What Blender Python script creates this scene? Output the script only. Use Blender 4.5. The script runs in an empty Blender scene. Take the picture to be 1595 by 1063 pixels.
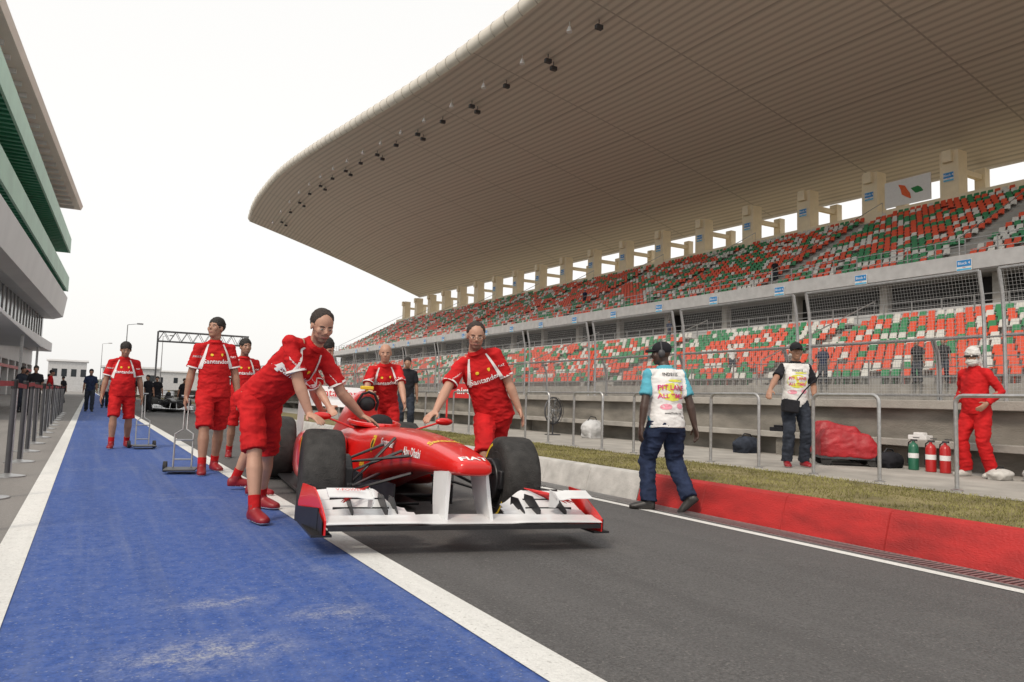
import bpy, bmesh, math, random
from mathutils import Vector, Matrix, noise
from mathutils.bvhtree import BVHTree
random.seed(7)
V=Vector
scene=bpy.context.scene
COL=scene.collection
rad=math.radians

# ---------------------------------------------------------------- materials
_m={}
def mat(name,col,rough=.6,metal=0.,var=.12,scale=6.,bump=0.,bscale=40.,spec=.5,coat=0.,stretch=(1,1,1)):
    if name in _m: return _m[name]
    m=bpy.data.materials.new(name); m.use_nodes=True; nt=m.node_tree; N=nt.nodes; L=nt.links
    b=N['Principled BSDF']; b.inputs['Roughness'].default_value=rough; b.inputs['Metallic'].default_value=metal
    b.inputs['Specular IOR Level'].default_value=spec; b.inputs['Coat Weight'].default_value=coat
    tc=N.new('ShaderNodeTexCoord'); mp=N.new('ShaderNodeMapping'); mp.inputs['Scale'].default_value=stretch
    L.new(tc.outputs['Object'],mp.inputs['Vector'])
    n=N.new('ShaderNodeTexNoise'); n.inputs['Scale'].default_value=scale; n.inputs['Detail'].default_value=5
    L.new(mp.outputs[0],n.inputs['Vector'])
    mix=N.new('ShaderNodeMix'); mix.data_type='RGBA'
    c=V(col[:3]); lo=c*(1-var); hi=c*(1+var)
    mix.inputs[6].default_value=(*lo,1); mix.inputs[7].default_value=(*[min(1,x) for x in hi],1)
    mr=N.new('ShaderNodeMapRange'); mr.inputs[1].default_value=.3; mr.inputs[2].default_value=.7
    L.new(n.outputs['Fac'],mr.inputs[0]); L.new(mr.outputs[0],mix.inputs[0]); L.new(mix.outputs[2],b.inputs['Base Color'])
    if bump>0:
        n2=N.new('ShaderNodeTexNoise'); n2.inputs['Scale'].default_value=bscale; n2.inputs['Detail'].default_value=4
        L.new(mp.outputs[0],n2.inputs['Vector'])
        bp=N.new('ShaderNodeBump'); bp.inputs['Strength'].default_value=bump; bp.inputs['Distance'].default_value=.02
        L.new(n2.outputs['Fac'],bp.inputs['Height']); L.new(bp.outputs[0],b.inputs['Normal'])
    _m[name]=m; return m

RED=mat('team_red_cloth',(.47,.012,.014),.8,var=.22,scale=7,bump=.55,bscale=16,spec=.2)
WHT=mat('white_cloth',(.70,.69,.68),.8,var=.06,bump=.3,bscale=20,spec=.2)
BLKC=mat('black_cloth',(.018,.018,.022),.85,var=.3,bump=.2,spec=.2)
NAVY=mat('navy_denim',(.020,.030,.065),.85,var=.3,scale=14,bump=.5,bscale=20,spec=.2)
DENIM=mat('dark_denim',(.03,.036,.05),.85,var=.3,scale=14,bump=.4,bscale=20,spec=.2)
TEAL=mat('light_blue_cloth',(.10,.38,.48),.8,var=.1,bump=.3,bscale=18,spec=.2)
SHOE=mat('red_shoe_leather',(.24,.01,.015),.45,var=.2)
SHOEB=mat('black_shoe_leather',(.02,.018,.017),.45,var=.3)
SHOEW=mat('pale_shoe_leather',(.5,.48,.45),.5,var=.1)
HAIR=mat('dark_hair',(.012,.009,.007),.6,var=.4,scale=60,bump=.6,bscale=120)
HAIRG=mat('short_cropped_hair',(.030,.021,.016),.7,var=.4,scale=60,bump=.6,bscale=150)
SKIN=mat('light_skin',(.44,.245,.17),.5,var=.08,scale=14)
SKIN2=mat('tan_skin',(.33,.175,.115),.5,var=.08,scale=14)
SKIND=mat('dark_brown_skin',(.055,.03,.022),.45,var=.15,scale=14)
STUB=mat('stubble_skin',(.22,.125,.09),.7,var=.15,scale=60)
LIP=mat('lips',(.30,.12,.10),.5,var=.05)
EYE=mat('eye_dark',(.02,.015,.012),.2,var=.05)
EYEW=mat('eye_white',(.42,.38,.35),.3,var=.03)
CARRED=mat('racing_red_paint',(.60,.012,.010),.28,var=.05,scale=3,coat=.35)
CARWHT=mat('racing_white_paint',(.64,.645,.65),.3,var=.06,scale=5,coat=.2)
CARBON=mat('carbon_black',(.014,.014,.016),.42,var=.3,scale=30)
TYRE=mat('tyre_rubber',(.024,.023,.022),.75,var=.45,scale=16,bump=.4,bscale=90)
RIM=mat('dark_rim_metal',(.07,.07,.075),.35,.8,var=.1)
YEL=mat('yellow_mark',(.75,.52,.03),.5,var=.05)
METAL=mat('galvanised_steel',(.42,.42,.42),.4,.75,var=.15,scale=20)
DGREY=mat('dark_grey_paint',(.05,.05,.055),.5,var=.2)
LGREY=mat('light_grey_paint',(.5,.5,.5),.5,var=.1,scale=2)
BLUEP=mat('sign_blue',(.03,.25,.60),.5,var=.05)
SIGNW=mat('sign_white',(.75,.75,.75),.5,var=.03)
LRED=mat('letter_red',(.55,.02,.02),.5,var=.04)
LWHT=mat('letter_white',(.8,.8,.8),.5,var=.02)
LBLK=mat('letter_black',(.01,.01,.01),.5,var=.1)
PINK=mat('letter_magenta',(.60,.03,.17),.6,var=.05)
CONC=mat('pale_concrete',(.33,.31,.28),.9,var=.2,scale=2.2,bump=.4,bscale=30)
CONCD=mat('stained_concrete',(.21,.195,.17),.9,var=.38,scale=1.3,bump=.5,bscale=25,stretch=(1,1,3))
BEIGE=mat('beige_render',(.82,.71,.52),.85,var=.06,scale=1.5)
GLASSD=mat('dark_glazing',(.02,.025,.03),.12,var=.3,scale=.4)

# ---------------------------------------------------------------- mesh accumulator
class M:
    def __init__(s): s.v=[]; s.f=[]; s.mi=[]
    def add(s,vs,fs,mi=0):
        o=len(s.v); s.v+= [tuple(x) for x in vs]; s.f+=[tuple(i+o for i in f) for f in fs]; s.mi+=[mi]*len(fs); return s
    def box(s,x0,x1,y0,y1,z0,z1,mi=0,mt=None):
        vs=[V((x,y,z)) for z in (z0,z1) for y in (y0,y1) for x in (x0,x1)]
        if mt: vs=[mt@p for p in vs]
        return s.add(vs,[(0,2,3,1),(4,5,7,6),(0,1,5,4),(2,6,7,3),(0,4,6,2),(1,3,7,5)],mi)
    def rings(s,rs,mi=0,cap=True):
        n=len(rs[0]); vs=[p for r in rs for p in r]; fs=[]
        for k in range(len(rs)-1):
            for i in range(n):
                j=(i+1)%n; fs.append((k*n+i,k*n+j,(k+1)*n+j,(k+1)*n+i))
        if cap: fs.append(tuple(range(n))[::-1]); fs.append(tuple((len(rs)-1)*n+i for i in range(n)))
        return s.add(vs,fs,mi)
    def tube(s,pts,rr,n=10,mi=0,el=1.,side=None,cap=True):
        pts=[V(p) for p in pts]
        if not isinstance(rr,(list,tuple)): rr=[rr]*len(pts)
        R=[]; prev=None
        for i,p in enumerate(pts):
            a=pts[max(i-1,0)]; b=pts[min(i+1,len(pts)-1)]
            t=(b-a).normalized()
            if side is not None: u=V(side)
            elif prev is not None: u=prev
            else: u=V((0,0,1)) if abs(t.z)<.8 else V((1,0,0))
            u=(u-t*u.dot(t)).normalized(); w=t.cross(u); prev=u
            R.append([p+(u*math.cos(q)*rr[i]+w*math.sin(q)*rr[i]*el) for q in [2*math.pi*k/n for k in range(n)]])
        return s.rings(R,mi,cap)
    def ell(s,c,r,ax=None,n=14,k=10,mi=0):
        c=V(c); X,Y,Z=ax if ax else (V((1,0,0)),V((0,1,0)),V((0,0,1)))
        R=[]
        for i in range(1,k):
            th=math.pi*i/k
            R.append([c+X*(r[0]*math.sin(th)*math.cos(q))+Y*(r[1]*math.sin(th)*math.sin(q))-Z*(r[2]*math.cos(th)) for q in [2*math.pi*j/n for j in range(n)]])
        return s.rings(R,mi)
    def lathe(s,prof,c,axis='x',n=36,mi=0):
        c=V(c); R=[]
        for (a,r) in prof:
            ring=[]
            for j in range(n):
                q=2*math.pi*j/n
                ring.append(c+(V((a,r*math.cos(q),r*math.sin(q))) if axis=='x' else V((r*math.cos(q),r*math.sin(q),a)) if axis=='z' else V((r*math.cos(q),a,r*math.sin(q)))))
            R.append(ring)
        return s.rings(R,mi)
    def mesh(s,name,mats,smooth=35):
        me=bpy.data.meshes.new(name); me.from_pydata(s.v,[],s.f)
        for m in (mats if isinstance(mats,(list,tuple)) else [mats]): me.materials.append(m)
        me.polygons.foreach_set('material_index',s.mi)
        bm=bmesh.new(); bm.from_mesh(me); bmesh.ops.recalc_face_normals(bm,faces=bm.faces); bm.to_mesh(me); bm.free()
        if smooth:
            me.polygons.foreach_set('use_smooth',[True]*len(me.polygons)); me.set_sharp_from_angle(angle=rad(smooth))
        me.update(); return me
    def obj(s,name,mats,parent=None,smooth=35,bevel=0,**kw):
        o=link(name,s.mesh(name,mats,smooth),parent,**kw)
        if bevel:
            b=o.modifiers.new('bevel','BEVEL'); b.width=bevel; b.segments=2; b.limit_method='ANGLE'
        return o
def link(name,data,parent=None,label=None,cat=None,kind=None,group=None,loc=None,rot=None):
    o=bpy.data.objects.new(name,data); COL.objects.link(o)
    if parent: o.parent=parent
    if loc is not None: o.location=loc
    if rot is not None: o.rotation_euler=rot
    if label: o['label']=label
    if cat: o['category']=cat
    if kind: o['kind']=kind
    if group: o['group']=group
    return o
def empty(name,**kw):
    return link(name,None,**kw)

_t={}
def textdata(s,bold=0.):
    if (s,bold) in _t: return _t[(s,bold)]
    cu=bpy.data.curves.new('t','FONT'); cu.body=s; cu.align_x='CENTER'; cu.align_y='CENTER'; cu.resolution_u=2; cu.offset=bold
    o=bpy.data.objects.new('t',cu); COL.objects.link(o)
    dg=bpy.context.evaluated_depsgraph_get(); e=o.evaluated_get(dg); me=e.to_mesh()
    r=([v.co.copy() for v in me.vertices],[tuple(p.vertices) for p in me.polygons])
    e.to_mesh_clear(); bpy.data.objects.remove(o); bpy.data.curves.remove(cu)
    _t[(s,bold)]=r; return r
def lettering(s,size,c,xd,ud,mt,parent,bvh=None,ray=None,off=.004,bold=.01,xs=1.,name='lettering'):
    vs,fs=textdata(s,bold); c=V(c); xd=V(xd).normalized(); ud=V(ud).normalized(); out=[]
    for v in vs:
        p=c+xd*(v.x*size*xs)+ud*(v.y*size)
        if bvh:
            r=V(ray).normalized(); h=bvh.ray_cast(p-r*.5,r)
            if h[0] is not None: p=h[0]-r*off
        out.append(p)
    me=bpy.data.meshes.new(name); me.from_pydata([tuple(p) for p in out],[],fs); me.materials.append(mt)
    return link(name,me,parent)
def patch(poly,c,xd,ud,mt,parent,bvh,ray,off=.004,name='emblem'):
    c=V(c); xd=V(xd).normalized(); ud=V(ud).normalized(); r=V(ray).normalized(); out=[]
    cx=sum(p[0] for p in poly)/len(poly); cy=sum(p[1] for p in poly)/len(poly)
    for a,b in [(cx,cy)]+list(poly):
        p=c+xd*a+ud*b; h=bvh.ray_cast(p-r*.5,r)
        if h[0] is not None: p=h[0]-r*off
        out.append(tuple(p))
    n=len(poly); me=bpy.data.meshes.new(name); me.from_pydata(out,[],[(0,1+i,1+(i+1)%n) for i in range(n)]); me.materials.append(mt)
    return link(name,me,parent)
def ribbon(rows,mt,parent,bvh,ray,off,name):
    r=V(ray).normalized(); out=[]; nw=len(rows[0]); keep=[]
    for row in rows:
        hs=[bvh.ray_cast(p-r*.5,r) for p in row]
        if all(h[0] is not None for h in hs): keep.append([tuple(h[0]-r*off) for h in hs])
        elif keep: break
    if len(keep)<3: return None
    out=[p for row in keep for p in row]
    fs=[(i*nw+j,i*nw+j+1,(i+1)*nw+j+1,(i+1)*nw+j) for i in range(len(keep)-1) for j in range(nw-1)]
    me=bpy.data.meshes.new(name); me.from_pydata(out,[],fs); me.materials.append(mt)
    me.polygons.foreach_set('use_smooth',[True]*len(me.polygons)); return link(name,me,parent)
def shieldp(w,h): return [(-w,h),(w,h),(w,0),(w*.6,-h*.6),(0,-h),(-w*.6,-h*.6),(-w,0)]
def remesh(m,vox,it=2):
    me=m.mesh('tmp',[WHT],0); o=bpy.data.objects.new('tmp',me); COL.objects.link(o)
    r=o.modifiers.new('r','REMESH'); r.mode='VOXEL'; r.voxel_size=vox
    s=o.modifiers.new('s','SMOOTH'); s.factor=.5; s.iterations=it
    dg=bpy.context.evaluated_depsgraph_get(); e=o.evaluated_get(dg)
    out=bpy.data.meshes.new_from_object(e); bpy.data.objects.remove(o); bpy.data.meshes.remove(me)
    out.materials.clear(); out.polygons.foreach_set('use_smooth',[True]*len(out.polygons))
    return out
def wrinkle(me,amp,f,seed=0.):
    me.update(); nn=[v.normal.copy() for v in me.vertices]
    for v,n in zip(me.vertices,nn):
        p=v.co
        a=noise.noise(V((p.x*f+seed,p.y*f,p.z*f*1.7)))+.7*(1-abs(noise.noise(V((p.x*f*1.3+seed+7,p.y*f*1.3,p.z*f*2.6))))*4)*.5
        v.co=p+n*(a*amp)
def bvh_of(me): return BVHTree.FromPolygons([v.co.copy() for v in me.vertices],[tuple(p.vertices) for p in me.polygons])

# ---------------------------------------------------------------- people
def two(a,c,l1,l2,pole):
    d=c-a; L=min(d.length,(l1+l2)*.998); di=d.normalized(); c=a+di*L
    x=(l1*l1-l2*l2+L*L)/(2*L); h=math.sqrt(max(l1*l1-x*x,0)); p=pole-di*pole.dot(di); p.normalize()
    return a+di*x+p*h,c
def hand(m,w,d,n,thumb,curl,s):
    d=d.normalized(); n=(n-d*n.dot(d)).normalized(); a=d.cross(n); 
    if a.dot(thumb)<0: a=-a
    m.rings([[w+d*(t*s)+a*(wd*s*math.cos(q))+n*(th*s*math.sin(q)) for q in [2*math.pi*k/12 for k in range(12)]]
        for t,wd,th in [(-.02,.027,.021),(.02,.034,.02),(.05,.040,.019),(.09,.041,.016),(.1,.036,.012)]])
    for off,l,k in [(.032,.068,1),(.0115,.078,1),(-.0105,.072,1.1),(-.032,.055,1.2)]:
        b=w+d*(.085*s)+a*(off*s); ang=curl*.5*k; spread=a*(off*1.6)
        pts=[b]; cur=b
        for q,(sl) in enumerate((.45,.32,.25)):
            dd=(d*math.cos(ang)+n*math.sin(ang)+spread).normalized(); cur=cur+dd*(l*sl*s*1.08); pts.append(cur); ang+=curl*.55*k
        m.tube(pts,[.0098*s,.0095*s,.0088*s,.007*s],8)
    b=w+d*(.022*s)+a*(.028*s)
    p2=b+(d*.6+a*.75+n*.2).normalized()*(.042*s); p3=p2+(d*.9+a*.25+n*.35).normalized()*(.034*s)
    m.tube([b,p2,p3],[.014*s,.0115*s,.009*s],8)

def person(label,loc,yaw,h=1.75,W=None,lean=(0,.03),ha=(-.25,.02,.80),hb=(.25,.02,.80),fa=(-.11,0,0),fb=(.11,0,0),
           look=(0,0),skin=SKIN,hair='short',top=RED,bottom='shorts',bmat=RED,shoe=SHOE,team=True,vox=.009,vest=None,cap=None,
           stub=False,detail=True,curl=.5,sleeve=.64,glasses=False,group=None,longsleeve=False,belly=0.,wd=1.):
    W=W or {}; s=h/1.75; yw=rad(yaw); loc=V(loc)
    F0=V((math.sin(yw),-math.cos(yw),0)); B0=V((math.cos(yw),math.sin(yw),0)); U0=V((0,0,1))
    def T(p): return B0*(p[0]*s)-F0*(p[1]*s)+U0*(p[2]*s)    # local y: + is behind
    g=lambda k,d: (V(W[k])-loc) if k in W else d
    pel=g('pel',T((0,0,.93))); 
    ln=V((lean[0],lean[1])); dz=math.sqrt(max(.54**2-ln.length_squared,.01))
    neck=g('neck',pel+B0*(lean[0]*s)+F0*(lean[1]*s)+U0*(dz*s))
    u=(neck-pel).normalized(); F=(F0-u*F0.dot(u)).normalized(); B=(B0-u*B0.dot(u)-F*B0.dot(F)).normalized()
    TL=(neck-pel).length
    ly,lp=rad(look[0]),rad(look[1])
    hf=F0*math.cos(ly)+B0*math.sin(ly); hx=B0*math.cos(ly)-F0*math.sin(ly)
    hf=hf*math.cos(lp)+U0*math.sin(lp); hu=hx.cross(hf).normalized()
    if hu.z<0: hu=-hu
    hbase=neck+(u*.35+U0*.65).normalized()*(.045*s)+F0*(.02*s)
    H=hbase+hu*(.10*s)+hf*(.02*s)
    so_=.170*s*wd
    sh={-1:neck-u*(.080*s)-B*so_, 1:neck-u*(.080*s)+B*so_}
    hip={-1:pel-B*(.088*s)-u*(.02*s),1:pel+B*(.088*s)-u*(.02*s)}
    hd={-1:g('ha',T(ha)),1:g('hb',T(hb))}
    ft={-1:g('fa',T(fa)),1:g('fb',T(fb))}
    body=M(); arms={}; legs={}
    seg=lambda a,b,t:a.lerp(b,t)
    for q in (-1,1):
        pole=-F0*.8+B0*(.45*q)-U0*.15
        if W.get('pole'+str(q)): pole=V(W['pole'+str(q)])
        el,wr=two(sh[q],hd[q],.290*s,.255*s,pole); arms[q]=(el,wr)
        kp=F0+B0*(.12*q)
        an=ft[q]+U0*(.085*s); kn,an=two(hip[q],an,.435*s,.425*s,kp); legs[q]=(kn,an)
        body.tube([seg(neck,sh[q],.45),sh[q],seg(sh[q],el,.2),seg(sh[q],el,.5),seg(sh[q],el,.85),el,seg(el,wr,.25),seg(el,wr,.6),wr,wr+(wr-el).normalized()*.02*s],
                  [x*s for x in (.036,.048,.050,.048,.043,.042,.046,.038,.028,.026)],12)
        body.tube([hip[q]+U0*.03*s,hip[q],seg(hip[q],kn,.3),seg(hip[q],kn,.8),kn,seg(kn,an,.12),seg(kn,an,.3),seg(kn,an,.6),seg(kn,an,.88),an],
                  [x*s for x in (.08,.088,.082,.062,.056,.053,.060,.049,.036,.037)],14)
        dr=(wr-el).normalized()
        if W.get('hd'+str(q)): dr=V(W['hd'+str(q)]).normalized(); nn=V((0,0,-1))
        else: nn=-B0*q
        hand(body,wr,dr,nn,F0,curl,s*1.02)
    body.rings([[pel+u*(t*TL)+F*(f*s)+B*(rx*s*math.cos(a))+F*(ry*s*math.sin(a)) for a in [2*math.pi*k/20 for k in range(20)]]
        for t,rx,ry,f in [(-.14,.12,.085,0),(0,.155,.10,0),(.3,.138,.095,.005),(.6,.15,.105,0),(.80,.145,.088,-.005),(.91,.09,.062,-.01),(1.0,.060,.056,0)]])
    body.tube([neck-u*.05*s,neck+u*.02*s,hbase,hbase+hu*.06*s],[.068*s,.058*s,.055*s,.054*s],14)
    ax=(hx,hf,hu)
    P=lambda a,b,c:H+hx*(a*s)+hf*(b*s)+hu*(c*s)
    body.ell(P(0,-.012,.028),(.077*s,.094*s,.09*s),ax,20,14)
    body.ell(P(0,.018,-.03),(.063*s,.072*s,.083*s),ax,18,12)
    body.ell(P(0,.052,-.086),(.034*s,.03*s,.026*s),ax)
    body.ell(P(0,.062,.026),(.052*s,.020*s,.012*s),ax)
    body.tube([P(0,.078,.018),P(0,.094,-.01),P(0,.104,-.024)],[.008*s,.011*s,.014*s],8)
    body.ell(P(0,.081,-.058),(.024*s,.012*s,.011*s),ax)
    for q in (-1,1): 
        body.ell(P(.078*q,-.005,-.005),(.009*s,.018*s,.031*s),ax,8,6)
        body.ell(P(.040*q,.060,-.016),(.024*s,.022*s,.028*s),ax,8,6)
    me=remesh(body,vox,1)
    for m_ in (skin,STUB,LIP): me.materials.append(m_)
    if detail:
        for p in me.polygons:
            c=p.center-H; a,b,z=c.dot(hx)/s,c.dot(hf)/s,c.dot(hu)/s
            if abs(a)<.09 and -.13<z<.02 and b>-.04 and c.length<.17*s:
                if abs(a)<.023 and -.064<z<-.053 and b>.06: p.material_index=2
                elif stub and (z<-.064 or (abs(a)<.03 and -.05<z<-.038) or (abs(a)>.058 and z<-.02)) and b>.0: p.material_index=1
    o=link('person',me,None,label=label,cat='person',loc=loc,group=group)
    def cloth(m_,name,mt,v=None,w=.006,f=11,it=2):
        c=remesh(m_,v or vox*1.15,it); wrinkle(c,w*s,f,random.random()*50)
        for q in (mt if isinstance(mt,list) else [mt]): c.materials.append(q)
        return link(name,c,o)
    if detail:
        for q in (-1,1):
            e=M(); e.ell(P(.031*q,.076,.002),(.012*s,.008*s,.0050*s),ax,8,6); e.obj('eye',EYEW,o)
            e=M(); e.ell(P(.031*q,.082,.002),(.0055*s,.004*s,.005*s),ax,8,6); e.obj('eye_pupil',EYE,o)
            e=M(); e.tube([P(.013*q,.083,.020),P(.032*q,.081,.026),P(.050*q,.067,.021)],[.0025*s,.0038*s,.002*s],6); e.obj('eyebrow',HAIR,o)
    if glasses:
        e=M()
        for q in (-1,1):
            pts=[P(.033*q+.025*math.cos(a),.096,.000+.015*math.sin(a)) for a in [2*math.pi*k/12 for k in range(13)]]
            e.tube(pts,.0013*s,5); e.tube([P(.058*q,.093,.004),P(.08*q,0,.008)],.0016*s,5)
        e.tube([P(-.008,.098,.004),P(.008,.098,.004)],.0015*s,5); e.obj('glasses',EYE,o)
    if hair:
        e=M()
        if hair=='short':
            e.ell(P(0,-.019,.045),(.086*s,.098*s,.094*s),ax,22,16)
        elif hair=='receding':
            e.ell(P(0,-.027,.040),(.0855*s,.092*s,.092*s),ax,22,16)
        elif hair=='bald':
            e.ell(P(0,-.038,.006),(.080*s,.075*s,.076*s),ax,22,16)
        c=remesh(e,max(.007,vox*.8),1); wrinkle(c,.004*s,34); c.materials.append(HAIRG if hair in('bald','receding') else HAIR); link('hair',c,o)
    # shirt
    m_=M(); bl=belly
    m_.rings([[pel+u*(t*TL)+F*((f+bl*max(0,1-abs(t-.2)*2))*s)+B*(rx*s*wd*math.cos(a))+F*((ry*wd+bl*max(0,1-abs(t-.2)*2))*s*math.sin(a)) for a in [2*math.pi*k/24 for k in range(24)]]
      for t,rx,ry,f in [(-.17,.184,.130,0),(-.05,.180,.130,0),(.28,.166,.122,.004),(.6,.176,.124,.002),(.77,.176,.106,-.004),(.88,.130,.084,-.008),(.96,.082,.073,-.002),(1.03,.070,.070,.004)]])
    for q in (-1,1):
        el,wr=arms[q]
        m_.ell(sh[q],(.058*s*wd,.058*s*wd,.058*s*wd))
        if longsleeve:
            m_.tube([seg(neck,sh[q],.45)-u*.01*s,sh[q],seg(sh[q],el,.5),el,seg(el,wr,.5),seg(el,wr,.97)],[x*s for x in (.048,.062,.062,.056,.052,.044)],14)
        else:
            m_.tube([seg(neck,sh[q],.45)-u*.01*s,sh[q],seg(sh[q],el,.35),seg(sh[q],el,sleeve),seg(sh[q],el,sleeve+.14)],[x*s for x in (.048,.061,.064,.069,.072)],14)
    so=cloth(m_,'shirt',[top,WHT,vest[0] if vest else WHT],w=.0085,f=10)
    sm=so.data
    if vest:
        for p in sm.polygons:
            c=p.center; r=c-pel; t=r.dot(u)/TL; a=r.dot(B)/s
            if abs(a)<.176*wd and t<.96: p.material_index=2
    bv=bvh_of(sm)
    if team and detail:
        for q in (-1,1):
            for sg in (1,-1):
                rows=[]
                for k in range(24):
                    t=.94-.98*k/23; ain=.072+.072*min(1,(.93-t)/.5)**.8 if t<.93 else .072; wd_=.016+.024*min(1,max(0,(.93-t))/.5)
                    rows.append([pel+u*(TL*t)+F*(.18*sg*s)+B*(q*s*(ain+wd_*j/2)) for j in range(3)])
                ribbon(rows,WHT,so,bv,-F*sg,.006,'white_panel')
            el,wr=arms[q]
            e=M(); e.tube([seg(sh[q],el,.71),seg(sh[q],el,.765)],[.0725*s,.0745*s],20,cap=False)
            e.obj('sleeve_trim',WHT,so)
        e=M(); e.rings([[neck+u*(z*s)+B*(rr*s*math.cos(a))+F*((rr*s*math.sin(a))+.006) for a in [2*math.pi*k/24 for k in range(24)]] for z,rr in ((-.012,.079),(.014,.070),(.016,.066),(-.008,.074))]); e.obj('collar',RED,so)
        cc=pel+u*(TL*.58)
        lettering('Santander',.068*s,cc+F*.15,B,u,LWHT,so,bv,-F,.008,.014)
        patch(shieldp(.012*s,.016*s),cc+F*.15+B*(.058*s)+u*(.075*s),B,u,YEL,so,bv,-F,.007)
        patch([(.017*s*math.cos(k*.785),.015*s*math.sin(k*.785)) for k in range(8)],cc+F*.15-B*(.05*s)+u*(.075*s),B,u,YEL,so,bv,-F,.007)
        for q in (-1,1):
            d=(arms[q][0]-sh[q]).normalized()
            lettering('PIRELLI' if q<0 else 'FIAT',.03*s,seg(sh[q],arms[q][0],.33)+F*.1,B,-d if d.z<0 else d,LWHT,so,bv,-F,.007)
    if vest:
        for fs in (1,-1):
            for txt,k,sz,mt in vest[1]:
                lettering(txt,sz*s*wd,pel+u*(TL*k)+F*(.16*fs),B*fs,u,mt,so,bv,-F*fs,.008,.02)
            for (ca,ck,ra,rb,mt) in vest[2]:
                patch([(ra*s*math.cos(k*.52),rb*s*math.sin(k*.52)) for k in range(12)],pel+u*(TL*ck)+F*(.16*fs)+B*(ca*fs*s),B*fs,u,mt,so,bv,-F*fs,.0045)
    # bottoms
    m_=M()
    m_.rings([[pel+u*(t*TL)+B*(rx*s*wd*math.cos(a))+F*(ry*s*wd*math.sin(a)) for a in [2*math.pi*k/24 for k in range(24)]]
        for t,rx,ry in [(.12,.160,.116),(-.05,.168,.120),(-.2,.162,.116),(-.27,.12,.1)]])
    for q in (-1,1):
        kn,an=legs[q]
        if bottom=='shorts':
            m_.tube([hip[q],seg(hip[q],kn,.3),seg(hip[q],kn,.7),seg(hip[q],kn,1.0)],[x*s for x in (.098,.100,.090,.090)],16)
        else:
            m_.tube([hip[q],seg(hip[q],kn,.3),seg(hip[q],kn,.75),kn,seg(kn,an,.3),seg(kn,an,.7),seg(kn,an,1.0)],[x*s*wd for x in (.1,.102,.088,.080,.080,.074,.076)],16)
    cloth(m_,'shorts' if bottom=='shorts' else 'trousers',bmat,w=.012,f=8)
    for q in (-1,1):
        kn,an=legs[q]; fd=F0+B0*(.18*q)
        if W.get('toe'+str(q)): fd=V(W['toe'+str(q)])
        toe=U0*0
        if W.get('heel'+str(q)): toe=-U0*.7
        fd=(fd+toe).normalized(); up=(U0-fd*U0.dot(fd)).normalized(); sd=fd.cross(up)
        e=M(); 
        e.rings([[an+fd*(y*s)-up*((.085-z)*s)+sd*(w*s*math.cos(a))+up*(hh*s*max(math.sin(a),-.75)) for a in [2*math.pi*k/16 for k in range(16)]]
           for y,w,z,hh in [(-.07,.02,.04,.035),(-.055,.036,.045,.05),(0,.042,.055,.062),(.06,.045,.042,.052),(.13,.050,.032,.040),(.175,.042,.028,.03),(.195,.02,.026,.02)]])
        e.tube([an-up*.03*s,an+(kn-an).normalized()*.045*s],[.048*s,.045*s],12)
        c=remesh(e,max(.009,vox),1); c.materials.append(shoe); c.materials.append(WHT if shoe is not SHOEB else SHOEB)
        for p in c.polygons:
            if (p.center-an).dot(up)<-.070*s: p.material_index=1
        link('shoe',c,o)
        if bottom=='shorts':
            e=M(); e.tube([an,seg(an,kn,.2),seg(an,kn,.24)],[.044*s,.045*s,.046*s],12); e.obj('sock',RED if team else WHT,o)
    if cap is not None:
        e=M(); e.ell(P(0,-.016,.05),(.088*s,.104*s,.082*s),ax,20,12)
        c=remesh(e,.009,1); c.materials.append(cap); link('cap',c,o)
        e=M(); e.rings([[P(x,.08+y,.052-abs(x)*.25+z) for x,z in ((-.07,0),(-.035,.004),(0,.006),(.035,.004),(.07,0),(.07,-.006),(0,-.002),(-.07,-.006))] for y in (-.03,.03,.075)]); e.obj('cap_peak',cap,o)
    if W.get('headset'):
        for q in (-1,1):
            e=M(); e.ell(P(.085*q,-.005,0),(.022*s,.036*s,.042*s),ax); e.obj('ear_defender',DGREY,o)
        e=M(); e.tube([P(.095*math.cos(a),-.01,.0+.135*math.sin(a)) for a in [math.pi*k/10 for k in range(11)]],.008*s,6); e.obj('headband',DGREY,o)
    o_info[o.name]=dict(H=H,hx=hx,hf=hf,hu=hu)
    return o
o_info={}

def lz(x): return 0. if x<1.4 else -.03*(min(x,5.45)-1.4)

TEAMG='team mechanics in red uniforms'
P1=person('mechanic in red uniform bending to push the car by its tyre',(1.15,6.0,0),24,1.80,
   W=dict(pel=(1.18,6.02,.93),neck=(1.48,5.66,1.345),ha=(1.45,5.58,.80),hb=(1.92,5.80,.80),fa=(1.12,5.74,0),fb=(1.30,6.45,0),
          **{'hd-1':(.35,-.75,-.25),'hd1':(.8,-.1,-.35),'pole-1':(-.9,.3,.1),'pole1':(-.3,-.5,-.6)}),
   look=(-16,-24),hair='receding',stub=True,vox=.0075,curl=.35,group=TEAMG)
P2=person('mechanic with glasses in red uniform pushing the car with one arm',(3.3,6.15,lz(3.3)),-24,1.80,
   W=dict(pel=(3.34,6.2,.87),neck=(3.09,6.12,1.40),ha=(2.62,5.98,.79),hb=(3.56,5.98,.76),fa=(3.2,6.0,-.05),fb=(3.42,6.5,-.06),
          **{'hd-1':(-.7,-.3,-.4)}),
   look=(2,-16),hair='receding',stub=True,glasses=True,vox=.0075,curl=.45,group=TEAMG)
P3=person('mechanic in red uniform walking and pulling a trolley, looking aside',(1.30,9.5,0),4,1.86,
   ha=(-.28,.05,.80),hb=(.27,-.05,.80),fa=(-.12,-.22,0),fb=(.10,.22,0),look=(-48,8),lean=(-.02,.02),skin=SKIN2,group=TEAMG)
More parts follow.
